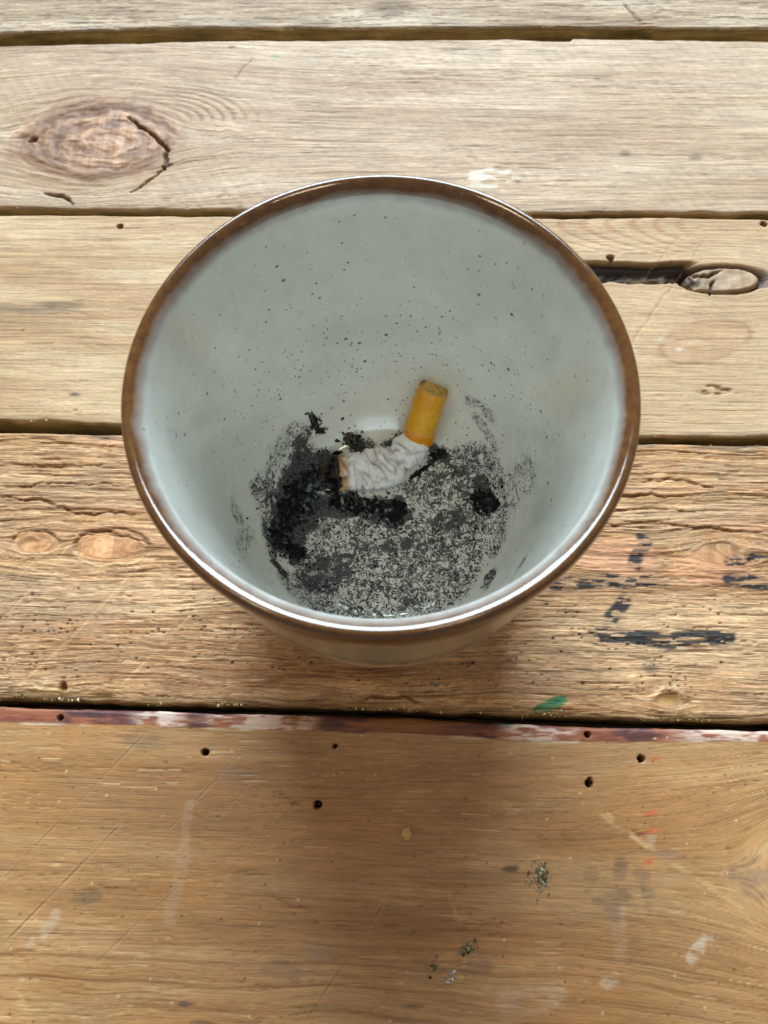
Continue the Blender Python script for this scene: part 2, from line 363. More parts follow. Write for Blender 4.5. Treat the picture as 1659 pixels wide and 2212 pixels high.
# ---- plank 3 (bark groove and loose oval knot on the right)
def plank3(X, Y, yn, yf):
    K = (111.78,90.99)
    G, rho = knot_flow(X, Y, Y, K[0], K[1]+1, 6, 2.3)
    S = (103.05,67.07); rs = np.hypot((X-S[0]-1.2*(Y-S[1])*0.6)/1.65, Y-S[1])
    C, h, n2, n3 = base_wood(X, Y, G, 151, s2l(214,193,160), s2l(198,170,134), s2l(172,136,98), 9, 0.22, 0.85)
    h = h+0.10*(0.6-np.abs(fbm(X/48, G/1.3, 157, 4)))
    C = mixc(C, sstep(0.91, 0.99, 1-np.abs(fbm(X/40, G/1.7, 159, 4)))*sstep(0, .5, fbm(X/50, Y/20, 160, 3)), s2l(150,112,72), 0.55)
    m = np.maximum(dashes(X, G, 28, 1.8, 0.14, 1061, 0.13), 0.6*dashes(X, G, 8, 1.2, 0.08, 1081, 0.11)); C = mixc(C, m, s2l(140,104,68), 0.5); h = h-0.15*m
    # paler, worn towards the right
    C = mixc(C, sstep(20, 90, X), s2l(206,182,152), 0.40)
    # cathedral arcs above the groove: rings opening to the right
    A = (66.42,110.74); u = (X-A[0]); vv = (Y-A[1])
    par = u-vv*vv*0.16*np.where(vv > 0, 1.5, 1)+vv*1.3+1.5*fbm(X/12, Y/12, 31, 3)
    m = sstep(4, 9, Y-interp([(64.67,96.24),(127.53,93.93)], X))*sstep(-26, -8, u)*(1-sstep(26, 46, u))
    rg = np.sin(par*0.75); C = mixc(C, m*sstep(0.0, 0.95, rg), s2l(176,128,88), 0.55); h = h-0.12*m*sstep(0.2, 1, rg)
    # faint oval figure
    ring = np.exp(-((rs-8.0+0.7*fbm(X/9, Y/9, 33, 3))/0.7)**2); C = mixc(C, ring*sstep(-.6, .1, fbm(X/8, Y/8, 34, 3)), s2l(156,114,84), 0.5); C = mixc(C, 1-sstep(6, 9, rs), s2l(190,152,114), 0.35)
    # bark groove
    top = interp([(48.29,99.73),(64.85,98.90),(87.61,98.13),(103.37,98.83),(112.83,99.28)], X); bot = interp([(47.92,91.38),(71.25,89.53),(86.78,89.29),(95.34,89.55),(111.90,91.92)], X)
    ed = 0.8*fbm(X/5, Y/5, 35, 4)
    g = sstep(0, 1.0, top-Y+ed*0.6)*sstep(0, 1.0, Y-bot+ed)*sstep((51.24,95.18)[0], (60.68,95.26)[0], X)*(1-sstep((99.47,91.82)[0], (105.69,91.87)[0], X))
    rel = np.clip((top-Y)/np.maximum(top-bot, 0.5), 0, 1)
    h = h-g*(2.3+1.6*sstep(0.2, 0.5, rel)+1.3*fbm(X/3, Y/2, 36, 4)*sstep(.3, .6, rel))
    C = mixc(C, g, s2l(46,36,32)); C = mixc(C, g*sstep(0.4, 0.6, rel)*sstep(-0.2, 0.4, fbm(X/4, Y/2, 37, 4)), s2l(104,78,46), 0.9)
    C = mixc(C, g*sstep(0.0, 0.5, fbm(X/9, Y/2, 38, 4))*sstep(0.45, 0.6, rel)*(1-sstep(0.85, 1, rel)), s2l(126,112,72), 0.8)
    # oval knot with black bark ring
    ax, ay = 12.8, 4.9; ca, sa = math.cos(0.02), math.sin(0.02)
    u = (X-K[0])*ca+(Y-K[1])*sa; w = -(X-K[0])*sa+(Y-K[1])*ca
    e = np.sqrt((u/ax)**2+((w-0.0009*u*u)/ay)**2)+0.05*fbm(X/4, Y/4, 39, 3)
    kin = 1-sstep(0.95, 1.03, e); band = np.exp(-((e-1.06)/0.085)**2)
    C = mixc(C, kin, s2l(186,164,140)); C = mixc(C, kin*sstep(-0.1, 0.5, fbm(X/5, Y/2.5, 41, 4)), s2l(158,134,112), 0.7)
    h = h*(1-kin)+kin*(0.3+0.3*fbm(X/4, Y/3, 42, 4)); h = h-2.6*band; C = mixc(C, band, s2l(34,26,26))
    bark = np.exp(-((e-1.22)/0.12)**2)*sstep(-0.3, 0.3, w/ay+u/ax*0.8-0.2); h = h-0.9*bark; C = mixc(C, bark, s2l(70,56,60), 0.85)
    left = kin*(1-sstep(-9.5, -4, u+2*fbm(X/3, Y/3, 43, 3))); C = mixc(C, left*sstep(-0.3, 0.3, fbm(X/2.2, Y/2.2, 44, 4)), s2l(52,42,38), 0.9); h = h-left*(1.2+1.3*fbm(X/2.5, Y/2.5, 45, 4))
    for pts in ([(102.79,93.72),(107.24,91.89),(110.22,93.41),(112.18,94.17)], [(107.21,85.22),(108.07,88.54),(109.39,90.41)], [(99.98,96.52),(102.79,93.72)]):
        h, m = crack(h, X, Y, pts, 0.8, 1.4); C = mixc(C, m, s2l(50,38,32), 0.9)
    for p, r in (((-96.23,111.80),1.05),((75.01,99.75),1.25),((129.08,114.33),1.15)):
        h, m = hole(h, X, Y, p, r); C = mixc(C, m, s2l(54,42,22), 0.9)
    # dark smudges
    for p, sx, sy, k in (((-126.09,77.20),26,2.6,0.45),((-112.16,79.17),14,1.8,0.35),((-101.74,45.22),2.4,1.0,.8),((-100.67,39.38),1.2,0.7,.7),((-123.03,69.04),0.9,.6,.8),((-91.13,85.12),.8,.8,.6)):
        d = np.hypot((X-p[0])/sx, (Y-p[1])/sy)+0.5*fbm(X/6, Y/1.2, 47, 4); C = mixc(C, (1-sstep(0.35, 1.1, d))*k, s2l(70,66,66))
    for pts, w in (([(107.49,107.13),(85.45,75.22),(75.81,60.18)], .5), ([(100.78,110.98),(85.45,91.70)], .35)):
        h, m = crack(h, X, Y, pts, w, 0.15); C = mixc(C, m, s2l(176,146,112), 0.5)
    wq = (1-sstep(2, 8, np.hypot((X-(90.29,62.93)[0])/2.2, Y-(90.29,62.93)[1])))*sstep(0.1, 0.4, fbm(X/5, Y/4, 48, 4)); C = mixc(C, wq, s2l(224,216,206), 0.6)
    # torn fibres near lower right
    p = (104.24,48.65); d = np.hypot((X-p[0])/7, (Y-p[1])/3.4); t = (1-sstep(0.6, 1, d))*sstep(0, 0.4, fbm(X/4, Y/0.9, 49, 3)); h = h-0.7*t; C = mixc(C, t, s2l(150,110,70), 0.7)
    C = mixc(C, sstep(3.0, 0, Y-yn)*sstep(-0.2, 0.5, fbm(X/10, Y/3, 50, 4)), s2l(140,122,98), 0.55)
    return C, h, np.stack([X, G, 0*X+33], -1), 0*X+0.5, 0*X+0.25
# ---- plank 4 (deeply weathered, fibrous; the bowl stands on it)
INK = [([(76.64,-0.71),(77.30,-2.44),(74.74,-6.50),(73.33,-10.22)], 2.0),
       ([(49.95,-15.65),(62.17,-14.47),(70.23,-14.76),(80.42,-13.75)], 2.3), ([(63.57,-13.75),(67.65,-13.40)], 2.0),
       ([(70.06,-20.02),(67.69,-22.79),(64.77,-26.09)], 2.1),
       ([(61.01,-30.44),(67.58,-30.59),(75.40,-31.25),(81.91,-31.67),(91.21,-30.44),(97.93,-31.12)], 2.7),
       ([(102.28,-7.77),(106.91,-6.56),(113.25,-3.89),(119.04,-2.37)], 2.4),
       ([(100.68,-12.86),(106.57,-13.88),(111.56,-15.47),(119.56,-16.30)], 2.2)]
def plank4(X, Y, yn, yf):
    wav = 1.6*fbm(X/38, Y/13, 61, 3)
    G = Y+wav
    for p, a, sx in (((-106.07,-5.28),3.2,1.7),((-82.65,-6.38),4.0,2.4),((79.96,-47.95),2.2,1.8),((99.61,-5.40),3.5,2.2)):
        G, _ = knot_flow(X, Y, G, p[0], p[1], a, sx)
    C, h, n2, n3 = base_wood(X, Y, G, 171, s2l(210,182,146), s2l(192,156,116), s2l(160,118,80), 5, 0.22, 1.25)
    topz = sstep((-0.26,-21.75)[1], (-0.61,-4.81)[1], Y+4*fbm(X/40, Y/30, 62, 3))     # rougher towards the far half
    r1 = fbm(X/42, G/2.3, 63, 5); r2 = fbm(X/24, G/0.9, 64, 4); r3 = fbm(X/28, G/1.4, 66, 4)
    ter = sstep(-0.12, 0.02, r1)                                        # terraces: ridges standing proud of torn valleys
    h = h+(0.05+0.30*topz)*(ter-0.5)+(0.08+0.12*topz)*r2+0.10*r3*topz
    C = mixc(C, ter*topz*sstep(-0.2, .4, fbm(X/40, Y/8, 67, 3)), s2l(214,170,134), 0.6)
    C = mixc(C, (1-ter)*topz, s2l(182,146,100), 0.5)
    C = mixc(C, np.exp(-((r1+0.07)/0.05)**2)*(0.35+0.65*topz), s2l(118,88,56), 0.55)
    C = mixc(C, sstep(0.90, 0.985, 1-np.abs(fbm(X/24, G/1.1, 68, 4))), s2l(126,96,64), 0.5)
    C = mixc(C, sstep(0.25, 0.6, fbm(X/14, G/1.3, 69, 4))*(1-topz*.5), s2l(222,200,166), 0.5)
    m = np.maximum(dashes(X, G, 22, 1.1, 0.30, 1101, 0.17), 0.7*dashes(X, G, 8, 0.8, 0.16, 1121, 0.13)); C = mixc(C, m, s2l(112,84,54), 0.6); h = h-0.3*m
    m = dashes(X, G, 7, 1.1, 0.22, 1141, 0.22); C = mixc(C, m, s2l(232,206,168), 0.5); h = h+0.15*m
    # greyed patches
    C = mixc(C, sstep(0.12, 0.5, fbm(X/22, Y/9, 70, 4)), s2l(176,152,126), 0.45)
    # smooth ovals
    for p, ax, ay in (((-106.07,-5.28),7.2,3.9),((-82.65,-6.38),11.5,5.6)):
        e = np.hypot((X-p[0])/ax, (Y-p[1])/ay)+0.16*fbm(X/5, Y/3, 71, 4); m = 1-sstep(0.85, 0.98, e)
        m = m*sstep(-.55, .0, fbm(X/9, G/1.2, 1092, 4)+.1); C = mixc(C, m, s2l(204,154,110), 0.6); h = h*(1-0.6*m)-0.12*m; rim = np.exp(-((e-1.0)/0.07)**2)*sstep(-0.3, 0.3, (Y-p[1])/ay); h = h-0.6*rim; C = mixc(C, rim, s2l(110,80,48), 0.7)
        rim2 = np.exp(-((e-1.02)/0.07)**2)*sstep(0.1, 0.8, -(Y-p[1])/ay); C = mixc(C, rim2, s2l(230,204,160), 0.7); h = h+0.3*rim2
    # pinkish flat islands at right
    for p, ax, ay in (((68.19,-6.60),15,7),((96.37,-9.71),14,6)):
        e = np.hypot((X-p[0])/ax, (Y-p[1])/ay)+0.3*fbm(X/8, Y/4, 72, 4); C = mixc(C, 1-sstep(0.7, 1.0, e), s2l(212,160,124), 0.6)
    # long cracks following the grain
    for pts, w, dp in (([(78.57,17.20),(85.68,17.91),(92.66,17.40),(99.36,14.75)], .9, 1.0), ([(64.14,12.74),(71.07,11.78),(79.57,12.96),(90.66,12.06)], .8, .9),
                   ([(56.44,1.90),(70.37,3.28),(78.70,3.70),(95.11,2.49),(114.01,1.31)], .8, .9), ([(62.31,6.71),(79.15,8.45),(92.96,7.76)], .7, .8),
                   ([(-121.63,20.65),(-103.80,19.32),(-89.36,20.46)], .8, .8), ([(-119.41,9.03),(-104.83,8.17),(-95.60,4.38),(-77.04,4.35)], .9, 1.0),
                   ([(-114.35,12.95),(-100.08,14.38),(-79.71,13.74)], .7, .8), ([(-93.01,-3.02),(-84.76,-1.42),(-73.10,-4.19)], .9, .9), ([(-113.17,-23.65),(-100.91,-22.89),(-89.82,-23.54),(-80.29,-23.10)], .7, .3)):
        h, m = crack(h, X, Y, pts, w*0.75, dp*0.6); C = mixc(C, m, s2l(112,82,52), 0.65)
    # fine pale saw scratches running diagonally
    for pts, w in (([(-70.91,-8.23),(-81.17,-21.72),(-91.99,-35.55),(-104.02,-48.61)], .55), ([(-51.06,-20.25),(-57.86,-28.21),(-67.34,-39.09),(-75.84,-48.98)], .6),
                   ([(-91.05,2.64),(-99.85,-12.86),(-111.01,-27.76)], .45), ([(-100.02,-3.43),(-113.43,-22.27)], .4), ([(-36.38,-26.48),(-47.16,-41.34)], .35)):
        d, t = dseg(X+0.4*fbm(X/8, Y/8, 73, 3), Y, pts); m = 1-sstep(w*0.4, w, d); m = m*sstep(-.5, .2, fbm(X/4, Y/4, 1091, 3)); C = mixc(C, m, s2l(220,190,146), 0.42); h = h-0.14*m
    # black insect/rot specks in loose rows
    cell = 1.9; ix = np.floor(X/cell); iy = np.floor(G/0.95); rx = hash2(ix, iy, 81); ry = hash2(ix, iy, 82); rr = hash2(ix, iy, 83)
    dd = np.hypot((X-(ix+0.12+0.76*rx)*cell)/1.3, G-(iy+0.2+0.6*ry)*0.95)/(0.55+0.9*hash2(ix, iy, 99))
    rowd = 0.985-0.42*sstep(0.08, 0.55, fbm(X/13, G/2.2, 84, 4))
    zone = sstep((-0.42,-14.09)[1], (-0.29,-20.37)[1], Y)*sstep((0.29,-48.19)[1], (0.20,-43.72)[1], Y)
    m = zone*(rr > rowd)*(1-sstep(0.16, 0.40, dd)); C = mixc(C, m, s2l(36,26,20), 0.9); h = h-0.35*m
    zone2 = 0.35*(rr > 0.975)*(1-sstep(0.12, 0.34, dd)); C = mixc(C, zone2, s2l(40,30,22))
    # old black marker strokes, worn off the valleys
    for pts, w in INK:
        d, t = dseg(X+0.8*fbm(X/5, Y/2, 85, 3), Y+0.6*fbm(X/5, Y/3, 86, 3), pts)
        m = (1-sstep(w*0.65, w*1.15, d))*sstep(-0.08, 0.06, fbm(X/4.5, Y/0.8, 87, 4)+0.25*n2+0.03); C = mixc(C, m, s2l(26,27,32), 0.97)
        C = mixc(C, (1-sstep(w*0.6, w*1.6, d))*0.15, s2l(90,84,82))
    # green paint stroke, little blue and green dots
    d, t = dseg(X+0.7*fbm(X/3, Y/2, 88, 3), Y, [(43.92,-51.39),(47.06,-49.96),(49.43,-48.91)]); m = (1-sstep(1.25, 2.0, d))*(0.45+0.55*sstep(-0.5, 0.0, fbm(X/4, Y/0.8, 89, 3))); C = mixc(C, m, s2l(30,126,86), 0.92)
    p = (14.93,-45.37); C = mixc(C, 1-sstep(0.4, 0.7, np.hypot(X-p[0], Y-p[1])), s2l(60,140,170), 0.85)
    p = (75.25,-39.76); C = mixc(C, (1-sstep(0.5, 3.0, np.hypot((X-p[0])/1.1, Y-p[1])+0.8*fbm(X/2, Y/2, 90, 3)))*0.6, s2l(92,82,78))
    # small pin knot
    p = (79.94,-48.08); d = np.hypot((X-p[0])/1.5, Y-p[1]); C = mixc(C, 1-sstep(0.8, 2.3, d), s2l(150,118,60), 0.8); h = h+0.8*np.exp(-((d-2.8)/0.9)**2)*sstep(-1, 1.5, Y-p[1])-0.5*np.exp(-(d/1.3)**2)
    C = mixc(C, np.exp(-((d-3+0.8*fbm(X/3, Y/2, 1150, 3))/0.6)**2)*sstep(-1, 1.5, Y-p[1]), s2l(232,206,164), 0.55)
    # broken notch at lower left, split sliver at centre
    p = (-90.62,-48.88); d = np.hypot((X-p[0])/1.0, (Y-p[1])/2.6)+0.3*fbm(X/2, Y/2, 92, 3); m = 1-sstep(0.6, 1.2, d); h = h-2.0*m; C = mixc(C, m, s2l(110,78,44), 0.8)
    d = np.hypot((X-p[0]+3)/9, (Y-p[1]-1.0)/2.0); m = (1-sstep(0.5, 1.0, d))*sstep(-0.1, 0.3, fbm(X/5, Y/0.8, 93, 3)); C = mixc(C, m, s2l(232,204,156), 0.8); h = h+0.4*m
    h, m = crack(h, X, Y, [(-7.32,-49.85),(-0.86,-48.85),(5.61,-48.85),(10.15,-50.28)], 0.7, 0.7); C = mixc(C, m, s2l(92,66,36), 0.8)
    # dirty greenish arrises
    gr = sstep(3.4, 0.2, (Y-yn)+1.3*fbm(X/8, Y/4, 94, 4)); C = mixc(C, gr, s2l(120,96,56), 0.75); h = h-0.9*gr*sstep(-.2, .6, fbm(X/7, Y/7, 96, 3))
    gr = sstep(2.6, 0.3, (yf-Y)+1.3*fbm(X/7, Y/5, 97, 4)); C = mixc(C, gr*sstep(-0.3, 0.3, fbm(X/9, Y/9, 98, 3)), s2l(112,104,92), 0.8)
    return C, h, np.stack([X, G, 0*X+44], -1), 0*X+1.0, 0*X+0.2
# ---- plank 5 (nearest: smooth, varnished, red painted far edge)
def plank5(X, Y, yn, yf):
    G = Y+1.2*fbm(X/55, Y/24, 301, 3)
    lowp = sstep((1.44,-103.82)[1], (1.66,-114.21)[1], Y)
    G = G+lowp*2.2*fbm(X/36, Y/30, 302, 3)
    G, rk = knot_flow(X, Y, G, (117.09,-91.56)[0], (117.09,-91.56)[1], 16, 1.3)
    C, h, n2, n3 = base_wood(X, Y, G, 303, s2l(190,152,110), s2l(174,131,88), s2l(144,103,64), 10, 0.10, 0.9)
    h = h*0.45
    C = mixc(C, sstep(0.0, 0.5, fbm(X/36, Y/26, 305, 4)), s2l(198,148,96), 0.35)
    C = mixc(C, sstep(0.1, 0.5, fbm(X/30, Y/20, 306, 4)), s2l(166,122,76), 0.5)
    C = mixc(C, sstep(0.1, 0.5, -fbm(X/24, Y/14, 326, 4)), s2l(194,134,76), 0.2)
    # distinct darker year rings in the near part
    yr = np.sin(G*1.28+2.2*fbm(X/70, Y/30, 307, 3)); C = mixc(C, lowp*np.clip(yr, 0, 1)**6*(0.6+0.4*noise(X/20, Y/6, 308)), s2l(132,82,44), 0.75); h = h-0.06*lowp*np.clip(yr, 0, 1)**6
    yr2 = np.clip(np.sin(G*0.8+2.5*fbm(X/50, Y/18, 309, 3)), 0, 1)**10*(1-lowp)*sstep(-0.1, .4, fbm(X/40, Y/20, 310, 3)); C = mixc(C, yr2, s2l(138,88,46), 0.6)
    # golden figure around an off-frame knot at right
    gm = 1-sstep(10, 34, rk); C = mixc(C, gm, s2l(214,170,120), 0.35); C = mixc(C, gm*sstep(0.3, 1, np.sin(rk*0.8+5*fbm(X/18, Y/12, 311, 3))), s2l(176,118,70), 0.25)
    # thin bright and dark splits along the grain
    for a, lo, hi, col, kk, sd in ((0.975, 0.15, .4, s2l(220,190,146), 0.5, 312), (0.965, 0.05, .35, s2l(104,66,36), 0.6, 314)):
        sp = 1-np.abs(fbm(X/60, G/2.6+sd, sd, 3)); sp = sstep(a, a+0.03, sp)*sstep(lo, hi, fbm(X/26, Y/7, sd+1, 3)); C = mixc(C, sp, col, kk); h = h-0.10*sp
    m = dashes(X, G, 16, 2.2, 0.16, 1201, 0.13)*sstep(-.3, .3, fbm(X/30, Y/14, 1205, 3)); C = mixc(C, m, s2l(226,194,150), 0.6); h = h-0.12*m
    m = np.maximum(dashes(X, G, 9, 1.3, 0.2, 1221, 0.13), dashes(X, G, 4, .8, 0.14, 1241, 0.11)); C = mixc(C, m, s2l(122,84,50), 0.32); h = h-0.08*m
    # greyed wear near far edge
    C = mixc(C, sstep((0.75,-70.25)[1], (0.52,-59.41)[1], Y)*sstep(-0.3, 0.4, fbm(X/20, Y/8, 316, 4)), s2l(172,138,98), 0.6)
    # parallel diagonal knife scratches on the left
    for i, (a, b, w, k) in enumerate((((-65.08,-59.22),(-98.96,-98.01),.45,.7),((-33.91,-59.11),(-58.30,-86.77),.4,.5),((-23.64,-59.28),(-68.20,-108.59),.35,.5),((-51.66,-61.67),(-79.05,-92.60),.3,.4),
            ((-69.27,-83.36),(-96.11,-112.91),.5,.9),((-40.99,-66.32),(-50.04,-77.18),.4,.4),((-13.12,-65.76),(-31.80,-87.10),.35,.4),((1.50,-100.62),(-17.86,-127.86),.5,.7),((-39.55,-82.73),(-72.74,-118.02),.3,.45),
            ((-27.36,-80.17),(-51.56,-108.20),.3,.45),((-82.96,-59.20),(-102.51,-79.44),.3,.4),((-12.41,-82.15),(-37.06,-111.00),.3,.4),((-50.47,-96.38),(-85.99,-129.54),.35,.4),((-72.87,-101.24),(-86.17,-115.26),.3,.4))):
        d, t = dseg(X, Y, [a, b]); brk = 0.35+0.65*sstep(-0.4, 0.3, noise(t*7+i*5, 0*t+i, 317)); m = (1-sstep(w*0.35, w*0.8, d))*brk*sstep(0, .08, t)*(1-sstep(.9, 1, t)); C = mixc(C, m, s2l(110,74,40), k*0.6); h = h-0.12*m*k
        m2 = (1-sstep(w*0.3, w*0.8, np.abs(d-w*1.1)))*brk; C = mixc(C, m2, s2l(220,186,140), 0.22*k)
    for a, b, w in (((54.07,-75.58),(92.38,-99.62),1.0),((60.03,-77.75),(72.43,-88.17),.6),((18.15,-98.64),(19.89,-103.39),.5)):
        d, t = dseg(X+0.6*fbm(X/6, Y/6, 318, 3), Y, [a, b]); C = mixc(C, (1-sstep(w*0.3, w, d))*sstep(-.4, .2, fbm(X/4, Y/4, 319, 3)), s2l(216,180,130), 0.55)
    # milky drips
    for pts, w, k in (([(-51.54,-78.37),(-51.55,-86.39),(-52.28,-96.42),(-53.23,-106.13)], 2.2, .16), ([(-83.10,-105.23),(-85.47,-108.99),(-88.66,-113.25)], 2.0, .30), ([(83.08,-106.95),(80.48,-109.48),(78.40,-111.57)], 1.8, .6),
                      ([(70.34,-84.88),(71.52,-82.62)], 1.6, .3), ([(60.58,-101.40),(60.98,-110.76)], 3, .15), ([(57.01,-117.43),(59.41,-115.87)],1.8,.4), ([(31.65,-122.52),(44.28,-120.23)], 4, .2)):
        d, t = dseg(X+1.2*fbm(X/6, Y/6, 320, 3), Y, pts); C = mixc(C, (1-sstep(w*0.4, w, d))*sstep(-0.5, 0.1, fbm(X/4, Y/2, 321, 4)), s2l(214,198,184), k)
    # grey / dark smudges, coloured crayon ticks
    for p, sx, sy, k, c in (((60.79,-98.74),7,4,.4,(70,66,72)),((68.12,-95.90),3,6,.4,(80,74,78)),((62.55,-91.68),2,4,.4,(90,80,80)),((34.44,-91.76),2.2,1.2,.75,(44,36,36)),((73.92,-87.58),4.6,1.6,.3,(104,112,132)),((-42.40,-128.47),3,1,.5,(50,50,60)),
            ((-75.28,-101.29),5,2.5,.4,(70,74,66)),((7.69,-123.60),3,.8,.5,(60,50,46)),((23.81,-114.70),6,3,.35,(84,78,84)),((98.14,-91.98),9,5,.35,(96,88,96)),((-47.42,-124.45),3,.6,.7,(56,58,70)),((55.26,-93.48),2,3,.25,(80,70,70)),
            ((-22.56,-116.82),7,2.5,.28,(96,84,96)),((-40.68,-69.91),7,3.5,.3,(140,132,126)),((-65.77,-61.95),8,3.5,.35,(104,92,78)),((-13.45,-112.51),4,3,.3,(150,140,140))):
        d = np.hypot((X-p[0])/sx, (Y-p[1])/sy)+0.8*fbm(X/3.5, Y/2.2, 322, 4); C = mixc(C, (1-sstep(0.3, 1.15, d))*k, s2l(*c))
    for p, sx, k, c in (((71.63,-77.74),3.2,.5,(214,92,62)),((71.20,-82.17),3.2,.5,(216,84,56)),((74.55,-64.00),2.0,.45,(214,110,70)),((69.90,-89.55),1.5,.7,(206,100,50)),((-32.81,-105.13),6,.15,(206,120,66)),((74.35,-63.52),1.6,.4,(200,100,60))):
        d = np.hypot((X-p[0])/sx, (Y-p[1]-0.25*(X-p[0]))/0.9)+0.5*fbm(X/2, Y/0.8, 323, 3); C = mixc(C, (1-sstep(0.4, 1.0, d))*k, s2l(*c))
    # red-brown painted strip along the far edge, flaking to pink-white
    edge = interp([(-106.64,-57.79),(-67.58,-57.91),(-30.12,-58.29),(-15.99,-58.51),(0.51,-58.68),(22.27,-59.23),(41.25,-59.71),(63.91,-59.87),(85.33,-58.96),(105.25,-58.69)], X)
    st = sstep(-0.25, 0.25, Y-edge+0.5*fbm(X/9, Y/2, 324, 4)); paint = np.ones(X.shape+(3,))*np.array(s2l(158,96,70))
    nn = fbm(X/16, Y/6, 325, 4); paint = mixc(paint, sstep(-0.1, 0.45, nn), s2l(112,60,58), 0.8)
    xs = X; wht = np.zeros(X.shape)
    for p, w in (((-61.94,-56.30),9),((-37.93,-57.08),14),((-25.69,-57.22),9),((41.32,-58.00),9),((47.00,-58.26),7),((96.78,-57.52),18)):
        wht = np.maximum(wht, (1-sstep(0.4, 1.2, np.abs(X-p[0])/w)))
    wht = wht*sstep(-0.25, 0.25, fbm(X/5, Y/0.9, 328, 4)+0.1); paint = mixc(paint, wht, s2l(226,204,194), 0.85)
    drk = np.zeros(X.shape)
    for p, w in (((-82.83,-55.83),9),((-72.36,-56.13),5),((-50.88,-56.71),4),((-10.90,-57.67),9),((24.83,-58.20),8),((31.80,-58.56),4),((70.29,-58.77),8)):
        drk = np.maximum(drk, (1-sstep(0.4, 1.2, np.abs(X-p[0])/w)))
    paint = mixc(paint, drk*sstep(-0.4, 0.2, fbm(X/7, Y/1.2, 329, 4)), s2l(66,40,52), 0.8)
    bare = sstep((-3.27,-55.79)[0], (0.57,-55.71)[0], X)*(1-sstep((13.38,-55.47)[0], (20.41,-55.33)[0], X)); paint = mixc(paint, bare, s2l(140,94,54), 0.8)
    C = C*(1-st[..., None])+paint*st[..., None]; h = h+0.12*st*(1-0.6*sstep(0, .3, nn))
    er = np.exp(-((Y-edge+0.2)/0.28)**2)*sstep(-0.1, 0.3, fbm(X/12, Y/6, 330, 3)); C = mixc(C, er, s2l(232,216,200), 0.7)
    p = (34.43,-55.80); C = mixc(C, (1-sstep(0.4, 1.0, np.hypot((X-p[0])/2.2, Y-p[1]))), s2l(70,130,100), 0.6)
    # nail holes
    for p, r in (((-89.92,-56.34),0.85),((-48.41,-64.65),1.0),((-12.89,-62.24),0.6),((-16.84,-77.41),1.05),((56.37,-57.95),0.85),((70.45,-63.96),1.0),((55.89,-70.53),1.05),((56.20,-69.59),.55)):
        h, m = hole(h, X, Y, p, r); C = mixc(C, m, s2l(34,22,12), 0.95)
    # pinprick specks
    ix = np.floor(X/6.0); iy = np.floor(Y/6.0); dd = np.hypot(X-(ix+hash2(ix, iy, 331))*6.0, Y-(iy+hash2(ix, iy, 332))*6.0)
    C = mixc(C, (hash2(ix, iy, 333) > 0.78)*(1-sstep(0.15, 0.40, dd)), s2l(58,42,30), 0.75)
    C = mixc(C, (hash2(ix, iy, 334) > 0.90)*(1-sstep(0.15, 0.42, np.hypot(X-(ix+hash2(ix, iy, 335))*6.0, Y-(iy+hash2(ix, iy, 336))*6.0))), s2l(226,206,170), 0.8)
    return C, h, np.stack([X, G, 0*X+55], -1), 0*X+0.25, 1.0-0.5*st

def edge_fn(pts, sd, amp=0.35):
    p = sorted([q[:2] for q in pts]); p = np.array(p)
    s0 = (p[1, 1]-p[0, 1])/(p[1, 0]-p[0, 0])*0.5; s1 = (p[-1, 1]-p[-2, 1])/(p[-1, 0]-p[-2, 0])*0.5
    def f(x):
        y = np.interp(x, p[:, 0], p[:, 1])
        y = np.where(x < p[0, 0], p[0, 1]+(x-p[0, 0])*s0*0.3, y); y = np.where(x > p[-1, 0], p[-1, 1]+(x-p[-1, 0])*s1*0.3, y)
        return y+amp*fbm(x/9.0, x*0+sd, 500+sd, 5)
    return f
E_ = [(edge_fn(a, 2*i, 0.55), edge_fn(b, 2*i+1, 0.3)) for i, (a, b) in enumerate(GAPS)]
build_plank(1, E_[0][0], lambda x: 292+0*x, (-176, 162), (195, 236), plank1, 0.6, 0.5)
build_plank(2, E_[1][0], E_[0][1], (-168, 154), (0, 400), plank2, 0.55, 0.42)
build_plank(3, E_[2][0], E_[1][1], (-148, 140), (-400, 400), plank3, 0.5, 0.38)
build_plank(4, E_[3][0], E_[2][1], (-124, 122), (-400, 400), plank4, 0.42, 0.32)
build_plank(5, lambda x: -150+0*x, E_[3][1], (-112, 114), (-138, 0), plank5, 0.40, 0.34)
# added dark sheet under the planks, blocks light from below and blackens the gaps
def gap_shade_material():
    k = NT('gap_shade_dark'); tc = k.n('ShaderNodeTexCoord').outputs['Object']
    k.set(k.p.inputs['Base Color'], k.mix(k.noise(tc, 60, 5), rgba(s2l(40,30,20)), rgba(s2l(70,54,34)))); k.p.inputs['Roughness'].default_value = 0.9
    return k.m
DARK = gap_shade_material()
def box(name, a, b, mat, parent=None):
    v = [(x, y, z) for z in (a[2], b[2]) for y in (a[1], b[1]) for x in (a[0], b[0])]
    f = [(0, 2, 3, 1), (4, 5, 7, 6), (0, 1, 5, 4), (1, 3, 7, 5), (3, 2, 6, 7), (2, 0, 4, 6)]
    return mesh_obj(name, v, f, mat, parent, False)
box('gap_light_blocker', (-0.298, -0.149, -0.028), (0.298, 0.291, -0.0193), DARK, table)

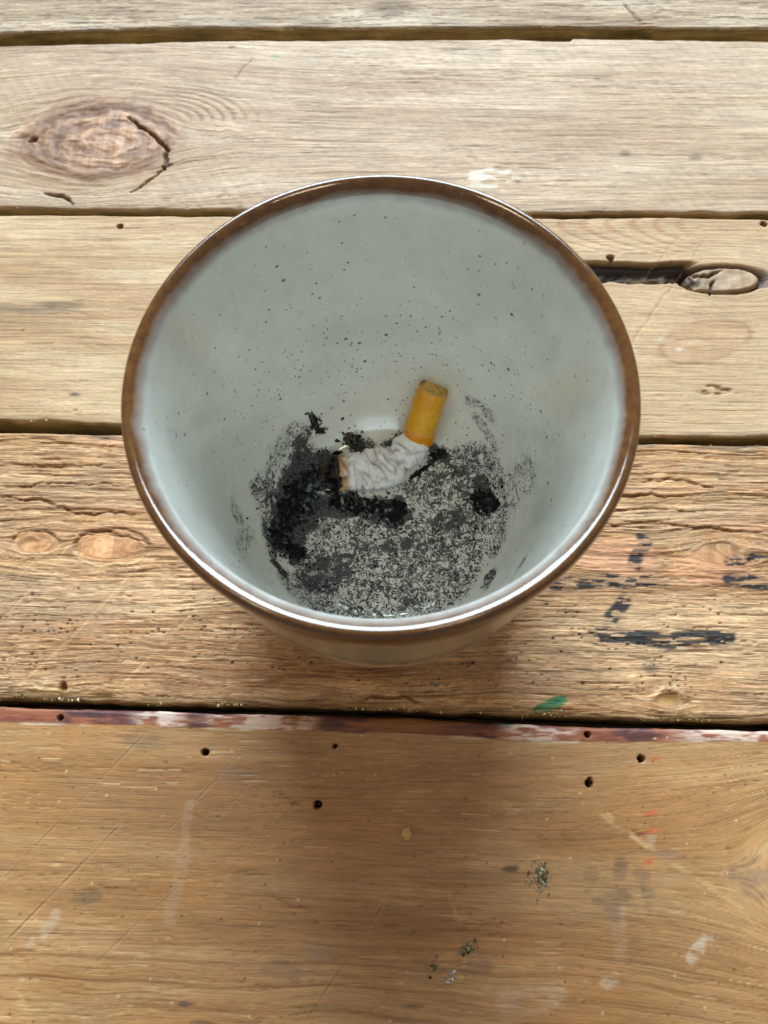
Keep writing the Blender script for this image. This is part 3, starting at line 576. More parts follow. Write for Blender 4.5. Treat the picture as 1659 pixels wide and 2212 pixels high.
# ------------------------------------------------------------------ bowl
INNER = [(0,6.3),(8,6.3),(16,6.4),(22,6.5),(26,6.8),(28.6,7.5),(31,9.2),(33.2,12),(35.4,16),(37.8,22),(39.9,30),(41.9,44),(43.4,60),(44.4,76),(44.9,85)]
LIP = [(44.9,85),(45.1,87.6),(45.4,88.9),(46.0,89.9),(46.9,90.7),(47.8,91.2),(48.5,91.2),(49.15,90.5),(49.45,89.0),(49.35,86.8),(49.0,83)]
OUTER = [(49.0,83),(48.4,76),(47.7,64),(47.1,50),(46.2,37),(44.3,25),(41,15),(37,8.5),(34.8,5.2)]
FOOT = [(34.8,5.2),(34.1,3.4),(33.9,1.4),(33.3,0.25),(32.2,0.0),(30.8,0.25),(30.2,1.6),(29.4,2.8),(20,3.2),(0,3.2)]
def smooth_profile(P, n):
    P = np.array(P, float); Q = np.vstack([2*P[0]-P[1], P, 2*P[-1]-P[-2]])
    L = np.concatenate([[0], np.cumsum(np.hypot(*np.diff(P, axis=0).T))]); s = np.linspace(0, L[-1], n); out = []
    for v in s:
        i = min(np.searchsorted(L, v, side='right')-1, len(P)-2); t = (v-L[i])/(L[i+1]-L[i])
        p0, p1, p2, p3 = Q[i:i+4]
        out.append(0.5*(2*p1+(p2-p0)*t+(2*p0-5*p1+4*p2-p3)*t*t+(3*p1-p0-3*p2+p3)*t**3))
    out = np.array(out); out[0] = P[0]; out[-1] = P[-1]; return out

def glaze_material():
    k = NT('stoneware_glaze'); tc = k.n('ShaderNodeTexCoord').outputs['Object']
    sep = k.n('ShaderNodeSeparateXYZ'); k.set(sep.inputs[0], tc); z = sep.outputs[2]
    side = k.attr('inside').outputs['Fac']; soot = k.attr('soot').outputs['Fac']; dens = k.attr('speck').outputs['Fac']
    # celadon inside, warmer oatmeal outside
    n1 = k.noise(tc, 45, 5, 0.6); n2 = k.noise(tc, 260, 4, 0.6)
    inner = k.mix(k.remap(n1, 0.3, 0.7), rgba(s2l(217,216,206)), rgba(s2l(229,228,219)))
    inner = k.mix(k.math('MULTIPLY', k.remap(n2, 0.45, 0.75), 0.35), inner, rgba(s2l(200,199,188)))
    outer = k.mix(k.remap(n1, 0.3, 0.7), rgba(s2l(206,192,158)), rgba(s2l(186,176,148)))
    # grey-blue band round the outside
    wob = k.math('MULTIPLY', k.math('SUBTRACT', n1, 0.5), 0.012)
    d = k.math('ABSOLUTE', k.math('SUBTRACT', k.math('ADD', z, wob), 0.049)); ln = k.remap(d, 0.002, 0.006, 0.8, 0.0)
    outer = k.mix(ln, outer, rgba(s2l(120,124,116)))
    body = k.mix(side, outer, inner)
    # iron specks
    def specks(scale, rad, key):
        vo = k.n('ShaderNodeTexVoronoi', i_Scale=scale, i_Randomness=1.0); k.set(vo.inputs['Vector'], tc)
        sc = k.n('ShaderNodeSeparateColor'); k.set(sc.inputs[0], vo.outputs['Color'])
        on = k.math('GREATER_THAN', dens, sc.outputs[key]); r = k.math('ADD', k.math('MULTIPLY', k.math('POWER', sc.outputs[2], 3.0), rad), 0.055)
        m = k.remap(k.math('SUBTRACT', vo.outputs['Distance'], r), -0.04, 0.05, 1.0, 0.0)
        return k.math('MULTIPLY', on, m)
    sp = k.math('MAXIMUM', specks(900, 0.24, 0), specks(380, 0.16, 1))
    body = k.mix(k.math('MULTIPLY', sp, 0.85), body, rgba(s2l(56,50,44)))
    # soot: ragged black stains where ash was ground in
    t1 = k.noise(tc, 760, 6, 0.75, 0.5); t2 = k.noise(tc, 240, 6, 0.70, 1.0); t3 = k.noise(tc, 400, 4, 0.6, 1.6)
    curl = k.remap(k.math('ABSOLUTE', k.math('SUBTRACT', t3, 0.5)), 0.0, 0.06, 0.22, 0.0)
    tt = k.math('ADD', k.math('ADD', k.math('MULTIPLY', t1, 0.36), k.math('MULTIPLY', t2, 0.60)), curl)
    lvl = k.math('SUBTRACT', k.math('ADD', tt, k.math('MULTIPLY', soot, 0.44)), 0.775)
    sm = k.remap(lvl, 0.0, 0.05); haze = k.math('MULTIPLY', k.math('MULTIPLY', soot, k.remap(t2, .3, .65)), 0.42)
    body = k.mix(haze, body, rgba(s2l(104,110,116)))
    body = k.mix(k.math('MULTIPLY', sm, 0.95), body, k.mix(k.remap(t3, 0.42, 0.62), rgba(s2l(9,9,10)), k.mix(k.remap(t1, 0.38, 0.70), rgba(s2l(18,17,18)), rgba(s2l(66,65,69)))))
    # brown rim: iron-saturate glaze that breaks to ochre
    wv = k.math('MULTIPLY', k.math('SUBTRACT', n2, 0.5), 0.0008); w2 = k.math('MULTIPLY', k.math('SUBTRACT', n1, 0.5), 0.0024)
    zz = k.math('ADD', z, k.math('ADD', wv, w2))
    lo = k.math('ADD', 0.0805, k.math('MULTIPLY', side, 0.0089))
    rim = k.remap(zz, k.math('SUBTRACT', lo, 0.0012), k.math('ADD', lo, 0.0012))
    fringe = k.remap(k.math('ABSOLUTE', k.math('SUBTRACT', zz, lo)), 0.0, 0.0022, 0.7, 0.0)
    n3 = k.noise(tc, 420, 6, 0.65)
    brown = k.mix(k.remap(n3, 0.3, 0.75), rgba(s2l(80,44,22)), rgba(s2l(118,76,30)))
    brown = k.mix(k.remap(k.noise(tc, 900, 3), 0.6, 0.75, 0.0, 0.35), brown, rgba(s2l(122,94,52)))
    body = k.mix(k.math('MULTIPLY', fringe, 0.6), body, rgba(s2l(128,112,110)))
    body = k.mix(rim, body, brown)
    k.set(k.p.inputs['Base Color'], body)
    k.set(k.p.inputs['Roughness'], k.math('ADD', k.math('MULTIPLY', sm, 0.6), k.remap(n2, 0.3, 0.7, 0.07, 0.13)))
    k.p.inputs['Specular IOR Level'].default_value = 0.95
    bp = k.n('ShaderNodeBump', i_Distance=0.00025, i_Strength=0.5)
    k.set(bp.inputs['Height'], k.math('ADD', k.math('ADD', k.math('MULTIPLY', n1, 0.8), k.math('MULTIPLY', n2, 0.15)), k.math('MULTIPLY', sm, k.math('MULTIPLY', t1, 1.6)))); k.set(k.p.inputs['Normal'], bp.outputs[0])
    return k.m
GLAZE = glaze_material()

# ash ground into the glaze: (polyline on the inner surface, half width mm, strength)
SOOT = [
 ([(-25.01,18.05,9.05),(-29.22,6.41,8.40),(-30.29,-6.72,9.20)], 6.5, 0.95), ([(-26.84,11.09,7.80),(-23.60,-0.09,6.59)], 5.5, 1.0), ([(-28.88,-0.54,7.67),(-25.65,-10.22,7.22)], 4.5, 1.0),
 ([(-19.00,19.02,7.01),(-20.15,13.13,6.65)], 5.0, 0.95), ([(-18.40,5.11,6.44),(-7.43,5.32,6.31),(3.56,3.31,6.28)], 5.2, 1.0), ([(3.52,6.23,6.27),(2.22,1.85,6.28)], 3.8, 1.0),
 ([(28.01,11.52,8.66),(30.52,5.54,9.19)], 4.2, 1.0), ([(22.73,17.79,7.68),(25.38,7.76,6.92)], 6.0, 0.72), ([(15.87,21.07,6.87),(29.05,17.11,12.93)], 6, 0.6), ([(13.07,23.98,7.12),(17.94,21.65,7.34)], 2.6, .9),
 ([(-26.07,21.99,13.65),(-24.09,24.71,14.32)], 3.0, 0.8), ([(-21.01,28.05,15.30),(-20.23,26.96,12.89)], 2.4, 0.85), ([(-9.45,26.64,7.39),(-6.58,23.92,6.68)], 3.5, 0.8), ([(-0.99,25.50,6.74),(3.22,26.95,7.08)], 2.0, .75),
 ([(6.39,-6.65,6.31),(17.15,-3.68,6.39),(22.58,0.63,6.53)], 12, 0.70), ([(-4.22,-12.41,6.36),(9.15,-17.70,6.46)], 13, 0.64), ([(-19.99,-16.91,6.82),(-12.17,-13.93,6.40)], 8, 0.76), ([(-16.90,-23.88,7.96),(9.18,-25.91,7.18)], 9, 0.58),
 ([(22.43,-9.30,6.67),(17.02,-20.39,6.93)], 8, 0.58), ([(29.51,-16.41,13.02),(28.11,-19.21,13.53)], 2.8, 0.7), ([(-31.19,-13.48,13.38),(-28.36,-16.71,11.64)], 2.0, 0.95), ([(9.00,6.28,6.33),(19.95,7.85,6.49)], 10, 0.60),
 ([(-15.32,-2.76,6.39),(-4.44,-3.98,6.27)], 9, 0.62), ([(-17.76,-8.47,6.44),(-6.93,-11.06,6.33)], 8, 0.60), ([(14.48,13.70,6.43),(8.97,10.69,6.34)], 6, .62), ([(-32.61,14.60,16.81),(-34.09,0.15,13.61),(-31.60,-10.39,12.07)], 3.5, .6), ([(32.12,12.27,14.16),(33.33,0.23,12.23),(31.31,-7.62,10.72)], 4, .55),
 ([(-35.75,7.91,19.03),(-31.54,4.25,10.23)], 3.2, 0.66), ([(-37.13,5.58,21.32),(-33.66,1.83,12.88)], 2.4, .55), ([(-39.67,-4.50,30.09),(-38.48,-5.70,26.18)], 3.0, .5), ([(25.70,27.63,21.79),(30.45,20.30,18.94)], 2.4, .5), ([(24.11,30.24,25.24),(29.15,25.64,25.83)], 3, .42),
 ([(33.91,5.22,14.00),(38.44,8.15,27.69)], 7, .38), ([(35.91,-17.07,29.48),(33.66,-20.34,27.82)], 1.8, .62), ([(-21.66,-24.81,11.63),(-27.24,-18.25,11.47)], 5, .5), ([(-31.41,17.37,17.18),(-26.41,24.57,17.68)], 5, .45), ([(-36.69,-8.00,21.33),(-37.07,-14.54,29.66)], 4, .4),
]
def soot_at(P):
    """P: (n,3) mm on the inner wall -> 0..1"""
    out = np.zeros(len(P)); w = 1.2*np.stack([fbm(P[:, 0]/3.5, P[:, 1]/3.5+P[:, 2]/5, 401, 3), fbm(P[:, 0]/3.5+9, P[:, 1]/3.5+P[:, 2]/5, 402, 3), 0*P[:, 0]], -1)
    Q = P+w*1.3
    for pts, wd, st in SOOT:
        best = np.full(len(P), 1e9)
        for a, b in zip(pts[:-1], pts[1:]):
            a = np.array(a); b = np.array(b); d = b-a; t = np.clip(((Q-a)@d)/(d@d), 0, 1)
            best = np.minimum(best, np.linalg.norm(Q-a-t[:, None]*d, axis=1))
        out = np.maximum(out, st*(1-sstep(0.45*wd, 1.25*wd, best)))
    return out

bowl = empty('ceramic_bowl')
tag(bowl, 'speckled grey-green glazed ceramic bowl with brown rim used as an ashtray', 'bowl')
def lathe(name, prof, n, seg, inside, closed_start=False, closed_end=False):
    P = smooth_profile(prof, n); a = np.linspace(0, 2*np.pi, seg, endpoint=False)
    tg = np.gradient(P, axis=0); tg /= np.linalg.norm(tg, axis=1)[:, None]
    r = P[:, 0].copy(); cl_s = r[0] < 1e-6; cl_e = r[-1] < 1e-6
    r = np.maximum(r, 0.02)
    wob = 1+0.0022*np.cos(2*a+0.6)+0.0012*np.cos(3*a+2)          # thrown by hand: not a perfect circle
    X = r[:, None]*np.cos(a)*wob; Y = r[:, None]*np.sin(a)*wob; Z = P[:, 1][:, None]+0*a+0.55*np.sin(a+0.15)*(P[:, 1]/91.0)[:, None]
    V = np.stack([X, Y, Z], -1).reshape(-1, 3)
    I = np.arange(n*seg).reshape(n, seg); J = np.roll(I, -1, 1)
    q = np.stack([I[:-1], J[:-1], J[1:], I[1:]], -1).reshape(-1, 4)
    ex = []
    if cl_s: ex.append(list(I[0][::-1]))
    if cl_e: ex.append(list(I[-1]))
    N = np.stack([-tg[:, 1][:, None]*np.cos(a), -tg[:, 1][:, None]*np.sin(a), tg[:, 0][:, None]+0*a], -1).reshape(-1, 3)   # up on the floor, inwards on the inner wall
    ins = (np.full(len(V), float(inside)) if not callable(inside) else np.repeat(inside(np.arange(n)/(n-1)), seg))
    so = np.zeros(len(V)); de = np.full(len(V), 0.05)
    if name == 'inner_wall':
        so = soot_at(V)
        # specks gather on the far wall's middle and thin out to the sides and the rim
        ang = np.arctan2(V[:, 1], V[:, 0]); far = sstep(0.0, 0.9, np.sin(ang)); zz = V[:, 2]
        de = 0.16+0.85*far*np.exp(-((zz-38)/20)**2)*(0.55+0.8*np.clip(fbm(V[:, 0]/11, V[:, 2]/11, 405, 3)+0.3, 0, 1))+0.04*far
        de = np.where(zz < 8, 0.30, de)
    o = mesh_obj(name, V*0.001, ex, GLAZE, bowl, True, {'inside': ins, 'soot': so, 'speck': de}, quads=q)
    me = o.data; nv = np.array([0.0]*3*len(V)); me.vertices.foreach_get('normal', nv); nv = nv.reshape(-1, 3)
    if (nv*N).sum() < 0: me.flip_normals()
    me.normals_split_custom_set_from_vertices([tuple(x) for x in N])
    return o
lathe('inner_wall', INNER, 330, 520, 1.0)
lathe('rim', LIP, 40, 360, lambda t: 1-sstep(0.42, 0.62, t))
lathe('outer_wall', OUTER, 90, 360, 0.0)
lathe('foot_ring', FOOT, 60, 200, 0.0)

# ------------------------------------------------------------------ cigarette butt
butt = empty('cigarette_butt', (0, 0, 0))
tag(butt, 'stubbed out cigarette butt with orange filter and crumpled white paper inside the bowl', 'cigarette butt')
FILTER_TIP = np.array((13.20,34.14,26.50)); FILTER_BASE = np.array((9.32,24.64,11.20))
def frame_tube(path, nseg):
    P = np.array(path, float); Q = np.vstack([2*P[0]-P[1], P, 2*P[-1]-P[-2]])
    n = len(P)-1; out = []
    for s in np.linspace(0, n, nseg):
        i = min(int(s), n-1); t = s-i; p0, p1, p2, p3 = Q[i:i+4]
        out.append(0.5*(2*p1+(p2-p0)*t+(2*p0-5*p1+4*p2-p3)*t*t+(3*p1-p0-3*p2+p3)*t**3))
    return np.array(out)
def sweep(name, C, rw, rh, disp, colf, mat, parent, ring=64, capA=False, capB=False):
    """tube along centreline C with half-width rw (sideways) and half-height rh (upwards)"""
    C = np.asarray(C); T = np.gradient(C, axis=0); T /= np.linalg.norm(T, axis=1)[:, None]
    S = np.cross(T, [0, 0, 1.0]); S /= np.linalg.norm(S, axis=1)[:, None]; U = np.cross(S, T)
    a = np.linspace(0, 2*np.pi, ring, endpoint=False); n = len(C)
    tt = np.repeat(np.linspace(0, 1, n)[:, None], ring, 1); aa = np.repeat(a[None, :], n, 0)
    d = disp(tt, aa)
    V = C[:, None, :]+S[:, None, :]*((rw[:, None]*(1+0*aa)+d)*np.cos(aa))[..., None]+U[:, None, :]*((rh[:, None]*(1+0*aa)+d)*np.sin(aa))[..., None]
    I = np.arange(n*ring).reshape(n, ring); J = np.roll(I, -1, 1)
    q = np.stack([I[:-1], I[1:], J[1:], J[:-1]], -1).reshape(-1, 4); ex = []
    if capA: ex.append(list(I[0]))
    if capB: ex.append(list(I[-1][::-1]))
    V = V.reshape(-1, 3); V[:, 2] = np.maximum(V[:, 2], 6.55)
    return mesh_obj(name, V*0.001, ex, mat, parent, True, {'col': colf(tt, aa).reshape(-1, 3)}, quads=q)
PAPER = attr_material('cigarette_paper', 0.7, 900, 0.00005, 0.3, 0.08, 500)
TIP = attr_material('tipping_paper', 0.36, 700, 0.00004, 0.45, 0.05, 420)
CHAR = attr_material('charred_ash', 0.92, 1600, 0.0003, 0.2, 0.35, 700)
FIBRE = attr_material('filter_fibre', 0.9, 3000, 0.0003, 0.2, 0.2, 1500)
ax = (FILTER_TIP-FILTER_BASE)/np.linalg.norm(FILTER_TIP-FILTER_BASE)
fc = np.array([FILTER_BASE+(FILTER_TIP-FILTER_BASE)*t for t in np.linspace(0, 1, 60)]); fc += (np.sin(np.linspace(0, 1, 60)*np.pi)*0.5)[:, None]*np.array([-1, 0, 0.2])
def fcol(t, a):
    C = np.ones(t.shape+(3,))*np.array(s2l(226,156,22)); n = fbm(t*7, a*1.4, 421, 3); C = mixc(C, sstep(0, 0.6, n), s2l(208,134,16), 0.6)
    C = mixc(C, sstep(0.1, 0.5, -n), s2l(232,180,44), 0.4)
    C = mixc(C, 1-sstep(0.22, 0.25, t+0.02*np.sin(a*2)), s2l(222,136,6), 0.8); C = mixc(C, np.exp(-((t-0.27-0.02*np.sin(a*2))/0.028)**2), s2l(222,150,96), 0.5)
    C = mixc(C, sstep(0.955, 0.985, t), s2l(176,140,90), 0.7); C = mixc(C, sstep(0.3, 0.6, fbm(t*14, a*3, 422, 4)), s2l(150,96,20), 0.25)
    return mixc(C, 1-sstep(0.0, 0.03, t), s2l(110,76,40), .6)
wf = 4.55+0.18*np.sin(np.linspace(0, 5, 60)); wf[-3:] -= np.array([0.05, 0.15, 0.4])
flt = sweep('filter', fc, wf, wf*0.95, lambda t, a: 0.30*fbm(t*4, a*0.9+3, 423, 3)-0.22*sstep(0.86, 1.0, 1-np.abs(fbm(t*2.2, a*1.7, 424, 2))), fcol, TIP, butt, 72)
# fibre plug closing the filter's end
ring = 40; rr = np.linspace(0.02, 1, 14); a = np.linspace(0, 2*np.pi, ring, endpoint=False)
S = np.cross(ax, [0, 0, 1.0]); S /= np.linalg.norm(S); U = np.cross(S, ax); cen = fc[-1]-ax*0.35
V = []; Cc = []
for q in rr:
    for t in a:
        z = 0.35*(1-q*q)+0.22*float(noise(np.array(q*5*np.cos(t)), np.array(q*5*np.sin(t)), 431)); V.append(cen+S*q*4.15*math.cos(t)+U*q*3.95*math.sin(t)+ax*z)
        Cc.append(s2l(206,170,96) if q < 0.9 else s2l(196,140,50))
I = np.arange(len(rr)*ring).reshape(len(rr), ring); J = np.roll(I, -1, 1)
Cc = np.array(Cc); pv = np.array(V); Cc = Cc*(1+0.5*fbm(pv[:, 0]*1.4, pv[:, 1]*1.4+pv[:, 2], 432, 4))[:, None]
mesh_obj('filter_plug', np.array(V)*0.001, [list(I[0][::-1])], FIBRE, flt, True, {'col': Cc}, quads=np.stack([I[:-1], I[1:], J[1:], J[:-1]], -1).reshape(-1, 4))
# crumpled paper: leaves the filter, folds over and lies on the floor of the bowl
path = [FILTER_BASE+ax*1.2, np.array((6.59,22.01,10.60)), np.array((3.33,19.31,9.80)), np.array((-0.09,17.39,9.30)), np.array((-4.88,16.38,9.40)), np.array((-9.69,15.81,9.20)), np.array((-14.92,14.97,8.90))]
pc = frame_tube(path, 150); t = np.linspace(0, 1, 150)
rw = np.interp(t, [0, .06, .18, .30, .36, .45, .6, .8, 1], [4.1, 4.6, 5.2, 4.6, 4.6, 6.3, 6.2, 5.6, 5.3]); rh = np.interp(t, [0, .06, .18, .30, .36, .45, .6, .8, 1], [4.0, 4.1, 4.0, 3.1, 2.5, 3.0, 3.1, 2.9, 2.5])
def crump(t, a):
    r = fbm(t*9, a*1.0, 441, 2); f = 1-np.abs(fbm(t*6+3, a*0.8+t*4, 442, 2)); g = 1-np.abs(fbm(t*8+1, a*0.6-t*5, 443, 2))
    return (0.75*r-1.15*sstep(0.80, 1.0, f)-0.9*sstep(0.84, 1.0, g)+0.3)*sstep(0.03, 0.2, t)-1.2*np.exp(-((t-0.33-0.03*np.sin(a))/0.022)**2)-0.8*np.exp(-((t-0.60-0.05*np.sin(a+1))/0.018)**2)*sstep(0, .8, np.sin(a))
def pcol(t, a):
    C = np.ones(t.shape+(3,))*np.array(s2l(234,230,230)); n = fbm(t*8, a*1.5, 444, 4)
    C = mixc(C, sstep(0.15, 0.6, n), s2l(206,200,204), 0.6)
    C = mixc(C, sstep(0.1, 0.5, fbm(t*16, a*3, 445, 4))*sstep(0.55, 1.0, t), s2l(176,150,112), 0.55)
    f = 1-np.abs(fbm(t*6+3, a*0.8+t*4, 442, 2)); C = mixc(C, sstep(0.90, 1.0, f), s2l(150,142,140), 0.55)  # crease lines darkened in the colour: painted shading together with dirt
    C = mixc(C, sstep(0.0, 0.5, fbm(t*5, a*1.2, 448, 4))*sstep(.3, .9, t), s2l(182,172,164), 0.5)
    e = t+0.05*fbm(t*10, a*2.4, 446, 4)
    C = mixc(C, sstep(0.86, 0.93, e), s2l(186,138,86), 0.85); C = mixc(C, sstep(0.95, 0.98, e), s2l(40,30,26))
    return mixc(C, sstep(0.25, 0.5, fbm(t*20, a*5, 447, 4))*0.5, s2l(120,112,110), .5)
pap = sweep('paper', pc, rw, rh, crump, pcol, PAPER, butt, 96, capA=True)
# burnt tip: ragged black crumbs of tobacco filling the end
def lumps(n, cen, spread, size, cols, seed, flat=0.6, zmin=6.45, along=None, surf=None):
    g = np.random.default_rng(seed); V = []; Fc = []; Cc = []
    base = np.array([(1,0,0),(-1,0,0),(0,1,0),(0,-1,0),(0,0,1),(0,0,-1)], float); fs = [(0,2,4),(2,1,4),(1,3,4),(3,0,4),(2,0,5),(1,2,5),(3,1,5),(0,3,5)]
    for i in range(n):
        p = cen(g) if callable(cen) else np.array(cen)+g.normal(size=3)*np.array(spread)
        s = size*np.exp(np.clip(g.normal(), -2, 1.5)*0.45); sc = np.array([s*(0.6+1.1*g.random()), s*(0.4+0.6*g.random()), s*flat*(0.4+0.8*g.random())])
        b = base*sc*(0.65+0.7*g.random((6, 1))); th = g.random()*6.283; ti = g.normal()*0.35
        Rz = np.array([[math.cos(th), -math.sin(th), 0], [math.sin(th), math.cos(th), 0], [0, 0, 1]]); Rx = np.array([[1, 0, 0], [0, math.cos(ti), -math.sin(ti)], [0, math.sin(ti), math.cos(ti)]])
        b = b@Rx.T@Rz.T+p; lowest = b[:, 2].min(); flo = surf(p) if surf else zmin
        if lowest < flo-0.15*s: b[:, 2] += flo-0.15*s-lowest
        k = len(V); V += list(b); Fc += [tuple(k+q for q in f) for f in fs]
        c = np.array(cols[g.choice(len(cols), p=None)])*(0.7+0.6*g.random()); Cc += [c]*6
    return np.array(V), Fc, np.array(Cc)
BLK = [s2l(22,20,20), s2l(30,28,28), s2l(16,15,15), s2l(44,42,42)]; GRY = [s2l(92,98,106), s2l(120,124,126), s2l(70,74,80), s2l(60,60,62)]
pe = pc[-1]; V, Fc, Cc = lumps(170, lambda g: pe+np.array([-abs(g.normal())*1.3+0.4, g.normal()*2.3, g.normal()*1.0]), None, 0.8, BLK+[s2l(70,46,28)], 5, 0.8)
mesh_obj('burnt_tip', V*0.001, Fc, CHAR, butt, False, {'col': Cc})

# ------------------------------------------------------------------ ash clumps (countable) and loose flakes (uncountable)
def inner_z(p):
    r = math.hypot(p[0], p[1]); P = np.array(INNER); return float(np.interp(r, P[:, 0], P[:, 1]))
def clump(label, pts, halfw, height, n, size, cols, seed):
    """an uneven low heap of burnt crumbs lying along a line on the bowl's floor"""
    pts = [np.array(p) for p in pts]
    cx = np.mean(pts, axis=0); g0 = 60; ext = halfw*1.3+max(np.linalg.norm(p[:2]-cx[:2]) for p in pts)+0.5
    gx, gy = np.meshgrid(np.linspace(-ext, ext, g0)+cx[0], np.linspace(-ext, ext, g0)+cx[1]); d, _ = dseg(gx+1.1*fbm(gx/2.2, gy/2.2, seed, 3), gy+1.1*fbm(gx/2.2+7, gy/2.2, seed+1, 3), pts)
    prof = np.clip(1-d/halfw+0.55*fbm(gx/1.1, gy/1.1, seed+5, 4)-0.12, 0, 1); ok = prof > 0.0
    zz = np.vectorize(lambda x, y: inner_z((x, y)))(gx, gy)
    top = zz+0.02+height*np.sqrt(prof)*(0.25+1.3*np.clip(fbm(gx/1.0, gy/1.0, seed+2, 4)+0.35, 0, 1)); bot = zz-0.3
    idx = -np.ones(gx.shape, int); V = []; Fc = []; Cc = []
    for (i, j) in np.argwhere(ok): idx[i, j] = len(V)//1; V.append((gx[i, j], gy[i, j], top[i, j] if prof[i, j] > 0.06 else bot[i, j]))
    for i in range(g0-1):
        for j in range(g0-1):
            q = [idx[i, j], idx[i, j+1], idx[i+1, j+1], idx[i+1, j]]
            if min(q) >= 0: Fc.append(tuple(q))
    V = np.array(V); nz = fbm(V[:, 0]/1.3, V[:, 1]/1.3, seed+3, 4); ci = np.clip(((nz+0.6)/1.2*len(cols)).astype(int), 0, len(cols)-1); Cc = np.array(cols)[ci]
    def cen(g):
        s = g.random()*(len(pts)-1); i = min(int(s), len(pts)-2); p = pts[i]+(pts[i+1]-pts[i])*(s-i); q = p+np.array([g.normal()*halfw*0.7, g.normal()*halfw*0.7, 0]); q[2] = inner_z(q)+height*0.75*max(0, 1-np.linalg.norm((q-p)[:2])/halfw); return q
    V2, F2, C2 = lumps(n, cen, None, size, cols, seed+9, 0.55, surf=inner_z)
    F2 = [tuple(k+len(V) for k in f) for f in F2]
    o = mesh_obj('ash_clump', np.concatenate([V, V2])*0.001, Fc+F2, CHAR, None, False, {'col': np.concatenate([Cc, C2])})
    return tag(o, label, 'ash', 'burnt ash clumps on the bowl floor')
clump('long black ash heap left of the cigarette paper, flecked with grey-blue ash', [(-24.92,12.79,7.33),(-28.48,3.82,7.59),(-29.99,-5.90,8.86)], 3.6, 1.5, 300, 0.50, BLK+[BLK[0], BLK[2], s2l(62,60,60), s2l(84,84,88)], 21)
clump('grey-blue ash flake lying on the black heap beside the burnt tip', [(-21.64,15.95,7.02),(-23.04,10.09,6.71),(-22.20,4.29,6.54)], 2.4, 2.0, 110, 0.50, GRY+[BLK[0]], 22)
clump('black ash heap just below the crumpled white paper', [(-15.04,6.65,6.37),(-7.45,5.76,6.30),(0.80,4.72,6.30)], 2.9, 1.5, 240, 0.48, BLK+[BLK[0], s2l(66,64,62), s2l(130,128,124)], 23)
clump('small black ash lump below the right end of the paper', [(3.80,5.49,6.29),(2.50,1.57,6.26)], 2.3, 1.4, 90, 0.5, BLK, 24)
clump('dark grey curled ash flake behind the crumpled paper', [(-11.41,26.50,7.64),(-8.26,23.58,6.70)], 2.4, 1.0, 70, 0.5, [s2l(74,72,66), s2l(52,50,48), s2l(96,92,82), BLK[0]], 25)
clump('black ash lump against the right side of the bowl floor', [(27.38,8.30,7.50),(30.27,5.32,9.00)], 2.9, 1.2, 150, 0.42, BLK+[s2l(60,58,58), s2l(88,86,86)], 26)
clump('ragged dark ash flake high on the left slope of the bowl', [(-20.99,28.31,15.70),(-20.49,26.87,13.06)], 1.5, 0.7, 40, 0.4, [s2l(52,48,46), BLK[1], s2l(84,80,76)], 27)
clump('small black ash lump at the lower left floor edge', [(-28.68,-7.05,8.12),(-24.63,-9.84,6.94)], 2.2, 1.0, 80, 0.42, BLK, 28)
clump('thin strip of black ash under the filter', [(13.08,21.85,6.74),(17.24,22.67,7.44),(7.55,15.11,6.40)], 1.2, 0.7, 70, 0.36, BLK+[GRY[3]], 29)

g = np.random.default_rng(77); pts = []
while len(pts) < 4800:
    q = g.uniform(-36, 36, (4000, 2)); r = np.hypot(q[:, 0], q[:, 1]); q = q[r < 34]; r = r[r < 34]
    z = np.interp(r, np.array(INNER)[:, 0], np.array(INNER)[:, 1]); P3 = np.column_stack([q, z]); s = soot_at(P3)
    keep = g.random(len(q)) < s**1.8*(0.25+0.9*np.clip(fbm(q[:, 0]/3.2, q[:, 1]/3.2, 451, 3)+0.25, 0, 1))*0.8
    pts += list(P3[keep])
pts = np.array(pts[:4800]); it = iter(pts)
V, Fc, Cc = lumps(len(pts), lambda g: next(it).copy(), None, 0.19, BLK+[BLK[0], BLK[1], s2l(78,76,80), s2l(96,98,104), s2l(150,150,152)], 78, 0.45, surf=inner_z)
tag(mesh_obj('ash_flakes', V*0.001, Fc, CHAR, None, False, {'col': Cc}), 'scattered fine black and grey ash over the bowl floor', 'ash', None, 'stuff')

# ------------------------------------------------------------------ bits lying on the table
CRUMB = attr_material('crumbs', 0.85, 2000, 0.0002, 0.2, 0.15, 900)
def crumb(name, label, cat, p, n, spread, size, cols, seed, flat=0.7, group=None, thread=0):
    V, Fc, Cc = lumps(n, lambda g: np.array([p[0]+g.normal()*spread[0], p[1]+g.normal()*spread[1], 0.25+abs(g.normal())*0.25]), None, size, cols, seed, flat, zmin=0.05)
    V = list(V); Cc = list(Cc); g = np.random.default_rng(seed+50)
    for _ in range(thread):                                             # short curved fibres
        c = np.array([p[0]+g.normal()*spread[0], p[1]+g.normal()*spread[1], 0.35]); th = g.random()*6.28; cv = g.normal()*1.2; L = spread[0]*(0.6+g.random()); k = len(V); col = np.array(cols[0])*(0.9+.3*g.random())
        for s in range(6):
            c = c+np.array([math.cos(th), math.sin(th), 0.12*math.sin(s)])*L/5; th += cv/5
            nrm = np.array([-math.sin(th), math.cos(th), 0])*0.09
            V += [c+nrm, c-nrm, c+np.array([0, 0, 0.16])]; Cc += [col]*3
        for s in range(5):
            for e in range(3): Fc.append((k+3*s+e, k+3*s+(e+1) % 3, k+3*s+3+(e+1) % 3, k+3*s+3+e))
    o = mesh_obj(name, np.array(V)*0.001, Fc, CRUMB, None, False, {'col': np.array(Cc)})
    return tag(o, label, cat, group)
LICH = [s2l(196,190,160), s2l(160,152,120), s2l(120,116,96), s2l(84,80,66)]
